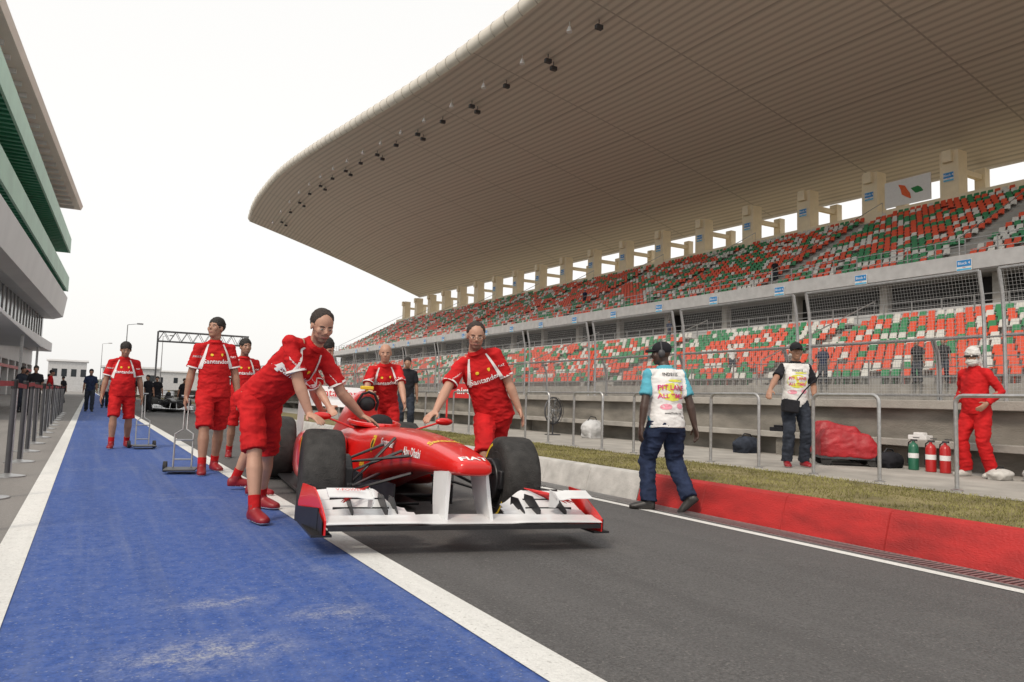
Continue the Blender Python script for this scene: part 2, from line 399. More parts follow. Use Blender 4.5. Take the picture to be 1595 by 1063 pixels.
P4=person('mechanic in red uniform walking behind a colleague',(2.0,11.7,lz(2)),0,1.80,
   ha=(-.27,-.05,.78),hb=(.27,.1,.8),fa=(-.1,.2,0),fb=(.1,-.2,0),look=(12,0),skin=SKIN2,stub=True,group=TEAMG,vox=.011)
P5=person('stocky mechanic in red uniform walking with a trolley, looking down',(.48,13.8,0),3,1.76,
   ha=(-.30,-.03,.80),hb=(.30,.0,.80),fa=(-.12,-.14,0),fb=(.13,.16,0),look=(0,-22),skin=SKIN2,group=TEAMG,vox=.011,belly=.03,wd=1.08)
P6=person('shaven-headed mechanic in red uniform pushing at the car rear',(3.55,9.75,lz(3.5)),-14,1.80,
   W=dict(ha=(3.2,9.25,.98),hb=(3.62,9.2,.9)),lean=(-.04,.20),fa=(-.12,.2,0),fb=(.12,-.05,0),look=(-6,-14),hair='bald',group=TEAMG,vox=.011)
P7=person('mechanic in red uniform bending over the car side',(1.5,7.4,0),72,1.76,
   W=dict(pel=(1.52,7.45,.93),neck=(1.93,7.3,1.27),ha=(2.1,7.55,.72),hb=(2.05,7.0,.75),fa=(1.4,7.3,0),fb=(1.3,7.75,0)),
   look=(-30,-20),hair='short',group=TEAMG,vox=.011)
P8=person('bystander in dark shirt and jeans standing beside the pit lane',(6.1,15.4,.15),-20,1.72,skin=SKIN2,team=False,top=BLKC,bottom='jeans',bmat=DENIM,shoe=SHOEB,detail=False,vox=.016)
bibt=[('IND2115',.84,.042,LBLK),('PIT LANE',.58,.066,PINK),('ALL TIMES',.42,.058,PINK),('www.f1india.org',.10,.026,LBLK)]
LIME=mat('bib_lime',(.66,.66,.08),.7,var=.05); PKP=mat('bib_pink',(.75,.30,.38),.7,var=.05)
bibp=[(0,.50,.14,.095,LIME),(-.07,.22,.06,.03,PKP),(.09,.24,.04,.03,PKP),(.05,.72,.09,.014,LIME)]
PM=person('track marshal in light blue shirt, bib and ear defenders walking away',(5.16,5.83,lz(5.12)),170,1.74,
   W={'headset':1,'heel-1':1,'fb':(5.03,5.94,lz(5)),'fa':(5.32,5.66,-.05),'toe1':(-.75,.6,0),'toe-1':(-.6,.6,0)},ha=(-.31,.08,.80),hb=(.31,.02,.80),lean=(0,.05),look=(62,-6),skin=SKIND,hair=None,team=False,
   top=TEAL,bottom='trousers',bmat=NAVY,shoe=SHOEB,vest=(WHT,bibt,bibp),cap=BLKC,vox=.009,belly=.03,wd=1.12)
WZ=.15
PP=person('photographer in black cap and bib leaning one hand on a rail',(8.7,7.15,WZ),-32,1.76,
   W=dict(ha=(8.05,7.06,1.16),**{'hd-1':(-.4,-.2,-.5)}),hb=(.22,-.14,1.0),fa=(-.13,-.06,0),fb=(.14,.04,0),look=(-8,-4),skin=SKIN2,hair='short',stub=True,team=False,
   top=BLKC,bottom='jeans',bmat=DENIM,shoe=SHOE,vest=(WHT,[('PIT LANE',.57,.06,PINK),('ALL TIMES',.42,.052,PINK),('IND2115',.78,.04,LBLK)],bibp),cap=BLKC,vox=.010,detail=False)
PO=person('marshal in red overalls with white cloth around the head',(10.1,5.42,WZ),-100,1.70,
   ha=(-.20,-.12,1.0),hb=(.24,-.12,.98),fa=(-.13,-.05,0),fb=(.12,.1,0),look=(20,-5),skin=SKIN2,hair=None,team=False,
   top=RED,bottom='overalls',bmat=RED,shoe=SHOEW,longsleeve=True,vox=.010,detail=False,belly=.02,wd=1.05)
i_=o_info[PO.name]; ax=(i_['hx'],i_['hf'],i_['hu']); H=i_['H']; e=M()
e.ell(H+i_['hu']*.035-i_['hf']*.02,(.092,.105,.100),ax); e.ell(H-i_['hu']*.07+i_['hf']*.018,(.075,.086,.062),ax)
e.rings([[H-i_['hu']*z-i_['hf']*(.05+k)+i_['hx']*(w*math.cos(a))+i_['hf']*(.045*math.sin(a)) for a in [k2*.524 for k2 in range(12)]] for z,w,k in ((-.02,.085,0),(.1,.095,.03),(.26,.10,.06))])
c=remesh(e,.010,2); wrinkle(c,.008,20); c.materials.append(mat('head_cloth_white',(.55,.54,.52),.85,var=.15,scale=12,bump=.5,bscale=20)); link('head_cloth',c,PO)
c=M(); c.tube([H+i_['hx']*(.08*math.sin(a))+i_['hf']*(.096*math.cos(a))+i_['hu']*.006 for a in [-1.2+.24*k for k in range(11)]],.015,8)
c.obj('sunglasses',EYE,PO)

def far(label,x,y,z,yaw,h,top,bm,**k):
    return person(label,(x,y,z),yaw,h,skin=SKIN2,team=False,top=top,bottom='jeans',bmat=bm,shoe=SHOEB,detail=False,vox=.02,**k)
far('person in dark shirt and jeans walking along the pit lane',.05,36,0,0,1.8,NAVY,DENIM,fa=(-.1,.2,0),fb=(.1,-.2,0),group='distant people in the pit lane')
far('person in pale shirt walking along the pit lane',.75,44,0,0,1.75,LGREY,DENIM,fa=(-.1,-.2,0),fb=(.1,.2,0),group='distant people in the pit lane')
MECHS=[(2.4,37.6),(3.0,41.2),(4.8,38.2),(1.7,38.5),(4.2,42)]
for i,(x,y) in enumerate(MECHS):
    far('mechanic in black uniform standing by the distant racing car',x,y,lz(x),20*i-40,1.72+.03*(i%3),BLKC,BLKC,lean=(0,.12),group='mechanics in black by a distant car')
for i,(x,y,t) in enumerate([(-1.6,30,BLKC),(-2.2,33,DENIM),(-1.5,38,RED),(-2.6,41,BLKC),(-1.9,47,WHT),(-1.4,55,BLKC),(.9,58,BLKC),(1.6,66,LGREY)]):
    far('person standing on the apron by the garages',x,y,0,i*47,1.70+.02*(i%4),t,DENIM if i%2 else BLKC,group='people standing by the garages')
for i,(x,y,z,t) in enumerate([(28.0,17.2,2.1,BLKC),(28.0,16.2,2.1,BLKC),(40.0,45,6.1,NAVY),(28.0,21.5,2.1,NAVY),(44.1,38,10.39,BLKC),(46.5,66,11.65,NAVY),(31.3,30,2.82,WHT)]):
    far('spectator standing in the grandstand',x,y,z,-80+i*9,1.74,t,DENIM,group='spectators in the grandstand')

# ---------------------------------------------------------------- racing car
def sring(y,hw,zb,zt,ex=2.6,cx=0,n=28,tw=1.):
    r=[]; zc=(zb+zt)/2; hh=(zt-zb)/2
    for k in range(n):
        a=2*math.pi*k/n; c,s_=math.cos(a),math.sin(a)
        x=math.copysign(abs(c)**(2/ex),c); z=math.copysign(abs(s_)**(2/ex),s_)
        r.append(V((cx+x*(hw+(hw*tw-hw)*(z+1)/2),y,zc+z*hh)))
    return r
def smooth_rings(st,m=4):
    out=[]
    for i in range(len(st)-1):
        a,b=st[i],st[i+1]; p=st[max(i-1,0)]; n=st[min(i+2,len(st)-1)]
        for k in range(m):
            t=k/m
            out.append([.5*((2*a[j])+(-p[j]+b[j])*t+(2*p[j]-5*a[j]+4*b[j]-n[j])*t*t+(-p[j]+3*a[j]-3*b[j]+n[j])*t**3) for j in range(len(a))])
    out.append(list(st[-1])); return out
def build_car(loc,rz,roll,sc,label,body=CARRED,wing=CARWHT,detail=True,group=None):
    car=empty('racing_car',label=label,cat='racing car',group=group)
    car.matrix_world=Matrix.Translation(loc)@Matrix.Rotation(rz,4,'Z')@Matrix.Rotation(roll,4,'Y')@Matrix.Scale(sc,4)
    st=[(-1.13,.070,.485,.53),(-1.11,.115,.465,.553),(-1.0,.142,.455,.58),(-.7,.162,.43,.625),(-.3,.182,.405,.66),(0,.20,.37,.675),(.5,.235,.28,.685),(.9,.26,.19,.675),(1.3,.29,.10,.655),(1.7,.31,.08,.655),(2.1,.32,.08,.62),(2.4,.28,.08,.55)]
    m=M(); m.rings([sring(y,hw,zb,zt,3.2,tw=.88) for y,hw,zb,zt in smooth_rings(st,4)])
    mb=m.mesh('body',body); ob=link('body',mb,car); bv=bvh_of(mb)
    m=M(); pts=[V((.215*math.sin(a),1.62-.42*math.cos(a),.668+.035*(1-math.cos(a))*.5)) for a in [2*math.pi*k/28 for k in range(29)]]
    m.tube(pts,.022,8); m.obj('cockpit_surround',body,car)
    m=M(); m.ell((0,1.62,.655),(.2,.4,.022),n=24); m.obj('cockpit',CARBON,car)
    m=M(); m.lathe([(-.012,.10),(-.006,.12),(.006,.12),(.012,.10)],(0,0,0),'y',20); m.v=[tuple(V((v[0],v[1]*.9+1.38,v[2]*.6+.70))) for v in m.v]; m.obj('steering_wheel',CARBON,car)
    st=[(1.95,.115,.60,.955),(2.0,.135,.58,.985),(2.2,.15,.52,.985),(2.6,.14,.42,.90),(3.1,.10,.32,.72),(3.6,.06,.28,.52),(3.8,.04,.28,.42)]
    m=M(); m.rings([sring(y,hw,zb,zt,2.4,tw=.75) for y,hw,zb,zt in smooth_rings(st,3)]); m.obj('engine_cover',body,car)
    m=M(); m.ell((0,1.955,.86),(.085,.03,.075)); m.obj('air_intake',CARBON,car)
    m=M(); m.tube([(-.09,1.95,.80),(-.1,1.93,.88),(-.06,1.92,.955),(0,1.92,.975),(.06,1.92,.955),(.1,1.93,.88),(.09,1.95,.80)],.014,6); m.obj('intake_rim',CARBON,car)
    m=M(); m.box(-.06,.06,1.98,2.06,1.0,1.035); m.box(-.012,.012,1.99,2.05,.97,1.0); m.obj('roll_hoop_camera',YEL,car,bevel=.006)
    for q in (-1,1):
        st=[(1.32,.16,.26,.56,.50),(1.36,.20,.20,.60,.49),(1.6,.23,.12,.61,.47),(2.1,.22,.10,.57,.43),(2.7,.15,.09,.45,.33),(3.2,.08,.09,.32,.22)]
        m=M(); m.rings([sring(y,hw,zb,zt,3.4,q*cx) for y,hw,zb,zt,cx in smooth_rings(st,3)]); m.obj('sidepod',body,car)
        m=M(); m.rings([sring(1.312,.14,.28,.54,3.4,q*.50),sring(1.33,.14,.28,.54,3.4,q*.50)]); m.obj('side_intake',CARBON,car)
        m=M(); m.tube([(q*.27,1.22,.64),(q*.5,1.2,.72)],.009,6); m.ell((q*.56,1.2,.735),(.085,.035,.035)); m.obj('mirror',body,car)
        m=M()
        m.rings([[V((q*(x+.006),y,z0)),V((q*(x+.006),y,z1)),V((q*(x-.006),y,z1)),V((q*(x-.006),y,z0))] for x,y,z0,z1 in ((.30,.62,.06,.30),(.42,.85,.05,.36),(.58,1.08,.05,.34),(.70,1.25,.05,.26))])
        m.obj('bargeboard',CARBON,car)
        m=M(); m.rings([[V((q*(x+.005),y,z0)),V((q*(x+.005),y,z1)),V((q*(x-.005),y,z1)),V((q*(x-.005),y,z0))] for x,y,z0,z1 in ((.22,-.1,.16,.30),(.26,.2,.12,.30),(.34,.5,.1,.26))])
        m.obj('turning_vane',CARBON,car)
        for yy,w,r,xx in ((0,.140,.335,.735),(3.15,.175,.335,.70)):
            wh=empty('wheel',parent=car); wh.location=(q*xx,yy,r)
            if yy==0: wh.rotation_euler=(0,0,rad(-5))
            prof=[(-w*.93,r*.66),(-w,r*.74),(-w,r*.88),(-w*.86,r*.97),(-w*.6,r*.995),(0,r),(w*.6,r*.995),(w*.86,r*.97),(w,r*.88),(w,r*.74),(w*.93,r*.66)]
            m=M(); m.lathe(prof,(0,0,0),'x',56); ty=m.obj('tyre',TYRE,wh,smooth=50)
            for sg in (-1,1):
                if detail:
                    for a0 in (0.6,3.7):
                        mm=M(); rr=[[V((sg*(w+.002+e_),r*ra*math.cos(a),r*ra*math.sin(a))) for ra,e_ in ((.79,0),(.85,0),(.85,.001),(.79,.001))] for a in [a0+.10*k for k in range(8)]]
                        mm.rings(rr); mm.obj('tyre_marking',YEL,ty)
            m=M(); m.lathe([(-w*.9,r*.67),(-w*.94,r*.64),(-w*.7,r*.56),(-w*.62,.05),(-w*.8,.03),(-w*.8,.0001)],(0,0,0),'x',36)
            m.lathe([(w*.9,r*.67),(w*.94,r*.64),(w*.7,r*.56),(w*.62,.05),(w*.8,.03),(w*.8,.0001)],(0,0,0),'x',36)
            for k in range(10):
                a=2*math.pi*k/10
                for sg in (-1,1): m.tube([(sg*w*.74,.03*math.cos(a),.03*math.sin(a)),(sg*w*.84,r*.6*math.cos(a),r*.6*math.sin(a))],.012,6)
            m.obj('rim',RIM,wh)
        m=M(); m.lathe([(-.04,.17),(.04,.17)],(q*.58,0,.33),'x',24); m.box(q*.58-.03,q*.58+.03,-.22,-.1,.28,.42); m.obj('brake_duct',CARBON,car,bevel=.01)
        for a,b in [((.19,-.32,.52),(.60,-.02,.44)),((.22,.36,.55),(.60,.03,.44)),((.16,-.30,.40),(.60,-.02,.22)),((.22,.42,.32),(.60,.03,.22)),((.19,-.12,.54),(.60,-.09,.36)),((.19,.10,.62),(.60,.0,.20)),
                    ((.12,2.8,.42),(.56,3.13,.42)),((.1,3.35,.42),(.56,3.17,.42)),((.12,2.8,.2),(.56,3.13,.2)),((.1,3.35,.2),(.56,3.17,.2))]:
            m=M(); m.tube([(q*a[0],a[1],a[2]),(q*b[0],b[1],b[2])],[.025,.019],8,el=.45,side=(0,1,0)); m.obj('suspension_arm',CARBON,car)
        m=M(); m.rings([[V((q*(x+t_),y0,z)),V((q*(x+t_*1.3),(y0+y1)/2,z)),V((q*(x+t_),y1,z)),V((q*(x-t_),y1,z)),V((q*(x-t_*1.3),(y0+y1)/2,z)),V((q*(x-t_),y0,z))] for x,t_,y0,y1,z in ((.120,.008,-1.0,-.70,.50),(.130,.012,-1.01,-.74,.40),(.140,.012,-1.03,-.78,.29),(.150,.010,-1.06,-.83,.19))])
        m.obj('nose_pylon',wing,car)
    m=M(); m.box(-.68,.68,1.25,3.2,.04,.07); m.box(-.22,.22,.7,1.25,.04,.065); m.box(-.5,.5,3.2,3.6,.05,.22); m.obj('floor',CARBON,car,bevel=.01)
    def foil(chord,z,y0,pitch,th=.1,n=9):
        up=[];lo=[]
        for k in range(n):
            t=k/(n-1); c_=t*chord; tt=th*chord*(math.sqrt(t)*1.6-1.6*t)+.0025; cam=.14*chord*t*t
            for L_,sg in ((up,1),(lo,-1)):
                L_.append((y0+c_*math.cos(pitch), z+c_*math.sin(pitch)+cam+sg*tt))
        return up+lo[::-1]
    fw=empty('front_wing',parent=car); fw.location=(0,0,.028)
    m=M(); R=[]
    for k in range(41):
        x=-.88+1.76*k/40; ax_=abs(x); b=min(1,max(0,(ax_-.24)/.12)); b=b*b*(3-2*b)
        z=.155+.010*b-.015*max(0,(ax_-.6)); ch=.19-.05*b
        R.append([V((x,y,z_)) for y,z_ in foil(ch,z,-1.13-.03*b,rad(0+2*b),.07)])
    m.rings(R); m.obj('main_plane',wing,fw,smooth=50)
    m=M(); m.box(-.87,.87,-1.165,-1.15,.124,.150); m.obj('wing_leading_lip',CARBON,fw)
    m=M(); m.box(-.86,.86,-1.14,-1.02,.128,.136); m.obj('wing_underside',CARBON,fw)
    for q in (-1,1):
        for j,(y0,z0,ch,pt,xi) in enumerate([(-.955,.178,.105,9,.30),(-.835,.208,.105,15,.33),(-.720,.250,.095,24,.37)]):
            m=M(); R=[]
            for k in range(25):
                t=k/24; x=xi+(.875-xi)*t; ease=min(1,t*3.2); ease=ease*ease*(3-2*ease)
                zz=.168+(z0-.168)*(.25+.75*ease)-.012*max(0,t-.75)*4; R.append([V((q*x,y,z_)) for y,z_ in foil(ch*(.70+.30*ease),zz,y0-.03*ease,rad(pt*(.3+.7*ease)),.07)])
            m.rings(R); m.obj('wing_flap',wing,fw,smooth=50)
            m=M(); R=[]
            for t in [k/6 for k in range(7)]: 
                x=xi+.16+(.80-xi-.16)*t; R.append([V((q*x,y0-.03+ch*math.cos(rad(pt))+dy,z0+ch*math.sin(rad(pt))+.14*ch+dz_)) for dy,dz_ in ((-.004,-.014),(-.004,.009),(.004,.009),(.004,-.014))])
            m.rings(R); m.obj('gurney_gap_shade',CARBON,fw,smooth=0)  # black gurney strips, made taller to draw shadow gaps between the flaps
        m=M(); m.rings([[V((q*x,y,z_+ (.0 if x>.64 else -.012))) for y,z_ in foil(.10,.300,-1.06,rad(14),.08)] for x in (.60,.64,.70,.80,.86)])
        m.obj('cascade_winglet',wing,fw,smooth=50)
        m=M(); m.rings([[V((q*.60,y,z0)),V((q*.60,y,z1)),V((q*.606,y,z1)),V((q*.606,y,z0))] for y,z0,z1 in ((-1.07,.27,.30),(-1.03,.235,.325),(-.94,.225,.34))]); m.obj('cascade_endplate',wing,fw,smooth=0)
        for xx,y0,y1,zt in ((.50,-1.02,-.76,.29),(.42,-.95,-.72,.27),(.70,-1.0,-.72,.28)):
            m=M(); m.rings([[V((q*xx,y,.165)),V((q*xx,y,zt-(.07 if i_==0 else 0))),V((q*(xx+.005),y,zt-(.07 if i_==0 else 0))),V((q*(xx+.005),y,.165))] for i_,y in enumerate((y0,(y0+y1)/2,y1))]); m.obj('wing_fence',CARBON,fw,0)
        m=M(); R=[]
        for t in [k/10 for k in range(11)]:
            y=-1.15+.56*t; x=.885+.05*t*t; zt=.18+.145*min(1,t*1.7)**.9; zb=.10-.01*t
            R.append([V((q*(x+o_),y,z_)) for o_,z_ in ((-.005,zb),(-.005+.02*t,(zb+zt)/2),(-.005,zt),(.005,zt),(.005+.02*t,(zb+zt)/2),(.005,zb))])
        m.rings(R); m.obj('wing_endplate',body if detail else wing,fw,smooth=50)
        m=M(); m.box(*sorted((q*.84,q*.955)),-1.13,-.58,.086,.099); m.obj('endplate_footplate',CARBON,fw)
        m=M(); m.rings([[V((q*(.90+.07*t+o_),-1.0+.40*t,z_)) for o_,z_ in ((0,.10),(0,.23-.04*t),(.006,.23-.04*t),(.006,.10))] for t in (0,.5,1)]); m.obj('endplate_vane',CARBON,fw)
        m=M(); m.rings([[V((q*(.899+o_),-1.14+.2*t,z_)) for o_,z_ in ((0,.10),(0,.175+.05*t),(.004,.175+.05*t),(.004,.10))] for t in (0,.5,1)]); m.obj('endplate_edge',CARBON,fw)
        if detail:
            mm=M(); c0=V((q*.56,-.78,.268))
            for k in range(5):
                pts=[c0+V((q*(.03+.18*t-.012*k),-.02-.17*t+.04*k+.03*math.sin(t*3+k),.03-.05*t+.02*math.sin(t*2.5+k*.3))) for t in [j/6 for j in range(7)]]
                mm.tube(pts,[.003,.008,.011,.011,.009,.006,.002],6,el=.5)
            mm.obj('wing_motif',LRED,fw)
    if detail:
        lettering('V-POWER',.036,(-.735,-1.01,.337),(1,0,0),(0,.93,.38),LRED,fw,off=0)
        lettering('power',.034,(-.64,-.675,.335),(1,0,0),(0,.8,.6),LBLK,fw)
        lettering('power',.034,(.66,-.675,.335),(1,0,0),(0,.8,.6),LBLK,fw)
        lettering('FIAT',.072,(0,-1.04,.54),(1,0,0),(0,.6,.8),LWHT,car,bv,(0,.75,-.65),.004,.03,1.3)
        lettering('Santander',.12,(0,-.55,.7),(1,0,0),(0,1,0),YEL,car,bv,(0,0,-1),.004,.02,.55)
        lettering('Santander',.085,(-.3,.28,.57),(0,-1,0),(0,0,1),LWHT,car,bv,(1,0,0),.004,.02)
        lettering('Abu Dhabi',.085,(-.3,-.30,.54),(0,-1,0),(0,0,1),LWHT,car,bv,(1,0,0),.004,.02)
        lettering('Shell',.07,(-.3,.9,.36),(0,-1,0),(0,0,1),YEL,car,bv,(1,0,0),.004,.02)
        patch(shieldp(.05,.07),(-.3,.66,.54),(0,-1,0),(0,0,1),YEL,car,bv,(1,0,0),.004)
        patch([(-.018,-.03),(.012,-.035),(.02,.0),(.012,.035),(-.008,.03),(-.02,0)],(-.3,.66,.545),(0,-1,0),(0,0,1),LBLK,car,bv,(1,0,0),.008)
    rw=empty('rear_wing',parent=car)
    m=M(); m.rings([[V((x,y,z_)) for y,z_ in foil(.24,.80,3.52,rad(18),.1)] for x in (-.38,-.2,0,.2,.38)]); m.obj('rear_main_plane',wing,rw,smooth=50)
    m=M(); m.rings([[V((x,y,z_)) for y,z_ in foil(.17,.89,3.70,rad(48),.07)] for x in (-.38,-.2,0,.2,.38)]); m.obj('rear_flap',wing,rw,smooth=50)
    for q in (-1,1):
        m=M(); m.rings([[V((q*.388,y,z0)),V((q*.388,y,z1)),V((q*.398,y,z1)),V((q*.398,y,z0))] for y,z0,z1 in ((3.42,.62,.80),(3.48,.45,1.0),(3.7,.3,1.02),(3.9,.3,1.02))]); m.obj('rear_endplate',wing,rw)
    if detail: lettering('Santander',.13,(0,3.70,.96),(1,0,0),(0,.25,.97),LRED,rw,off=0)
    return car
car=build_car((2.31,5.48,-.03),rad(-6),rad(1.7),1.06,'red and white open-wheel racing car being pushed nose first')
car2=build_car((3.5,39.3,lz(3.5)),0,rad(1.7),1.0,'small distant dark and white open-wheel racing car',CARBON,CARWHT,False)

def trolley(loc,rz,label,h=.90):
    t=empty('hand_trolley',label=label,cat='trolley'); t.location=loc; t.rotation_euler=(0,0,rz)
    m=M(); m.tube([(-.10,0,.05),(-.10,.02,h*.5),(-.02,.06,h*.56),(-.02,.12,h-.03),(-.07,.14,h),(.07,.14,h),(.02,.12,h-.03),(.02,.06,h*.56),(.10,.02,h*.5),(.10,0,.05)],.010,8)
    for z in (.15,.38): m.tube([(-.10,.005,z),(.10,.005,z)],.009,6)
    m.obj('trolley_frame',METAL,t)
    m=M(); m.box(-.17,.17,-.34,.02,.045,.062); m.obj('trolley_plate',DGREY,t,bevel=.004)
    for q in (-1,1):
        m=M(); m.lathe([(-.018,.05),(-.02,.062),(.02,.062),(.018,.05)],(q*.19,.03,.064),'x',18); m.obj('trolley_wheel',TYRE,t)
    return t
trolley((.82,13.7,0),.1,'small steel hand trolley pulled by a mechanic')
trolley((1.02,9.62,0),-.2,'small steel hand trolley with flat dark plate')

# ---------------------------------------------------------------- ground materials
def asphalt(name,base,dust,blue=False,con=1.):
    m=bpy.data.materials.new(name); m.use_nodes=True; N=m.node_tree.nodes; L=m.node_tree.links; b=N['Principled BSDF']
    tc=N.new('ShaderNodeTexCoord')
    def nz(sc,det=5,rough=.6,st=None):
        n=N.new('ShaderNodeTexNoise'); n.inputs['Scale'].default_value=sc; n.inputs['Detail'].default_value=det; n.inputs['Roughness'].default_value=rough
        if st:
            mp=N.new('ShaderNodeMapping'); mp.inputs['Scale'].default_value=st; L.new(tc.outputs['Object'],mp.inputs[0]); L.new(mp.outputs[0],n.inputs['Vector'])
        else: L.new(tc.outputs['Object'],n.inputs['Vector'])
        return n
    def rng(src,a,c,lo=0,hi=1):
        r=N.new('ShaderNodeMapRange'); r.inputs[1].default_value=a; r.inputs[2].default_value=c; r.inputs[3].default_value=lo; r.inputs[4].default_value=hi; L.new(src,r.inputs[0]); return r.outputs[0]
    def mul(a,b_):
        n=N.new('ShaderNodeMath'); n.operation='MULTIPLY'; L.new(a,n.inputs[0]); L.new(b_,n.inputs[1]); return n.outputs[0]
    def mx(f,A,B):
        x=N.new('ShaderNodeMix'); x.data_type='RGBA'
        if isinstance(f,float): x.inputs[0].default_value=f
        else: L.new(f,x.inputs[0])
        for s_,i in ((A,6),(B,7)):
            if isinstance(s_,tuple): x.inputs[i].default_value=(*s_,1)
            else: L.new(s_,x.inputs[i])
        return x.outputs[2]
    fine=nz(75,4,.75); med=nz(14,5,.65); big=nz(.55,5,.6,(1,.35,1)); streak=nz(3.,4,.6,(1,.06,1)); str2=nz(9.,3,.6,(1,.03,1))
    c=mx(rng(fine.outputs[0],.32,.68),tuple(x*(1-.55*con) for x in base),tuple(min(1,x*(1+.6*con)) for x in base))
    c=mx(rng(med.outputs[0],.38,.68,0,.35),c,tuple(min(1,x*1.3) for x in base))
    c=mx(rng(big.outputs[0],.35,.7,0,.5),c,tuple(min(1,x*1.35) for x in base))
    c=mx(rng(streak.outputs[0],.45,.75,0,.4),c,tuple(x*.62 for x in base))
    sp=nz(60,2,.5); c=mx(rng(sp.outputs[0],.64,.70,0,.6),c,dust)
    w=nz(1.1,9,.78,(1,.7,1)); 
    if blue:
        c=mx(rng(med.outputs[0],.42,.75,0,.22),c,dust)
        c=mx(rng(str2.outputs[0],.5,.75,0,.20),c,dust)
        g=rng(fine.outputs[0],.40,.60)
        c=mx(mul(rng(w.outputs[0],.54,.66,0,.5),g),c,dust)
        for (px,py,rx,ry) in ((.42,2.95,.36,.22),(.98,3.28,.20,.14),(.60,3.62,.22,.12)):
            mp=N.new('ShaderNodeMapping'); mp.vector_type='POINT'; mp.inputs['Location'].default_value=(-px/rx,-py/ry,0); mp.inputs['Scale'].default_value=(1/rx,1/ry,1)
            L.new(tc.outputs['Object'],mp.inputs[0]); ln=N.new('ShaderNodeVectorMath'); ln.operation='LENGTH'; L.new(mp.outputs[0],ln.inputs[0])
            msk=rng(ln.outputs['Value'],.2,1.2,1,0); w3=nz(9,8,.8)
            c=mx(mul(mul(msk,rng(w3.outputs[0],.42,.60,0,.75)),rng(fine.outputs[0],.36,.58,.05,1)),c,(.42,.42,.40))
    else: c=mx(rng(w.outputs[0],.55,.8,0,.35),c,dust)
    L.new(c,b.inputs['Base Color']); b.inputs['Roughness'].default_value=.8; b.inputs['Specular IOR Level'].default_value=.3
    bp=N.new('ShaderNodeBump'); bp.inputs['Strength'].default_value=.6 if not blue else .35; bp.inputs['Distance'].default_value=.008
    L.new(fine.outputs[0],bp.inputs['Height']); L.new(bp.outputs[0],b.inputs['Normal'])
    return m
ASPH=asphalt('pit_asphalt',(.088,.086,.086),(.20,.19,.18),con=1.2)
BLUE=asphalt('blue_lane_paint',(.032,.075,.255),(.25,.28,.36),True,.7)
APR=asphalt('apron_concrete',(.20,.19,.18),(.30,.28,.26),con=.6)
LINE=asphalt('white_line_paint',(.60,.60,.58),(.34,.33,.31),con=.3)
TRK=asphalt('track_asphalt',(.10,.10,.10),(.2,.19,.18))
GRD=mat('dry_ground',(.20,.17,.12),.95,var=.25,scale=.05)
SOIL=mat('grass_soil',(.18,.15,.065),.95,var=.4,scale=2.2,bump=.8,bscale=30)

def sheet(name,pts,mt,label,y0,y1):
    m=M(); m.add([V((x,y,z)) for y in (y0,y1) for x,z in pts],[(i,i+1,len(pts)+i+1,len(pts)+i) for i in range(len(pts)-1)])
    return m.obj(name,mt,None,smooth=0,label=label,cat=name.replace('_',' '),kind='structure')
G=M(); G.add([(-3000,-600,-.4),(3000,-600,-.4),(3000,6000,-.4),(-3000,6000,-.4)],[(0,1,2,3)]); G.obj('ground',GRD,None,0,label='dry open ground reaching to the horizon',cat='ground',kind='structure')
sheet('apron',[(-60,0),(-.24,0)],APR,'grey concrete apron in front of the garages',-12,420)
sheet('pit_road',[(-.24,0),(1.40,0),(5.45,-.1215)],ASPH,'dark asphalt pit lane with a cross fall',-12,420)
sheet('blue_lane',[(-.24,.004),(1.44,.004)],BLUE,'worn blue painted strip of the pit lane',-12,420)
sheet('lane_marking',[(-.40,.008),(-.24,.008)],LINE,'white painted line along the apron edge',-12,300)
sheet('lane_marking',[(1.42,.009),(1.46,.008),(1.61,.0015)],LINE,'white painted line between blue strip and asphalt',-12,300)
sheet('lane_marking',[(4.93,lz(4.93)+.004),(5.04,lz(5.04)+.004)],LINE,'white painted line beside the red kerb',-12,300)
GZ=.165
sheet('grass_verge',[(5.66,GZ),(6.4,GZ),(7.75,WZ-.004)],SOIL,'dry grass strip between kerb and walkway',-12,120)
sheet('walkway',[(7.75,WZ),(10.95,WZ)],CONC,'concrete walkway along the pit wall',-12,300)
sheet('track',[(11.15,-.1),(26.4,-.1)],TRK,'main straight asphalt',-12,420)
m=M(); m.box(5.12,5.14,-1,24,-.112,-.107); m.box(5.38,5.40,-1,24,-.120,-.112)
for k in range(520): 
    y=-1+k*.045; m.box(5.135,5.385,y,y+.018,-.1155,-.1095)
m.obj('drain_grate',METAL,None,0,label='slotted steel drain grate beside the kerb',cat='drain')
sheet('drain_channel',[(5.13,-.1085),(5.39,-.1165)],CARBON,'dark channel under the drain grate',-4,30)
KR=mat('kerb_red_paint',(.37,.016,.015),.6,var=.32,scale=2.2,bump=.4,bscale=40,stretch=(1,1,3))
KW=mat('kerb_grey_white',(.44,.43,.41),.8,var=.2,scale=5,bump=.3)
def kerb(y0,y1,mt,label):
    m=M(); y=y0; prof=[(5.45,-.125),(5.53,.13),(5.55,.165),(5.58,.18),(5.68,.18),(5.68,-.125)]
    R=[]
    while y<y1-.1:
        e=min(y+1.0,y1)-.006
        R.append([V((a,y+.004,b)) for a,b in prof]); R.append([V((a,e-.006,b)) for a,b in prof])
        R.append([V((a+.014 if i_<4 else a,e,b-(.008 if 0<i_<5 else 0))) for i_,(a,b) in enumerate(prof)]); y+=1.0
    m.rings(R); m.obj('kerb',mt,None,30,label=label,cat='kerb')
kerb(-2.35,6.65,KR,'red painted concrete kerb along the pit lane edge'); kerb(6.65,60,KW,'grey white concrete kerb past the red section')
vs=[];fs=[]
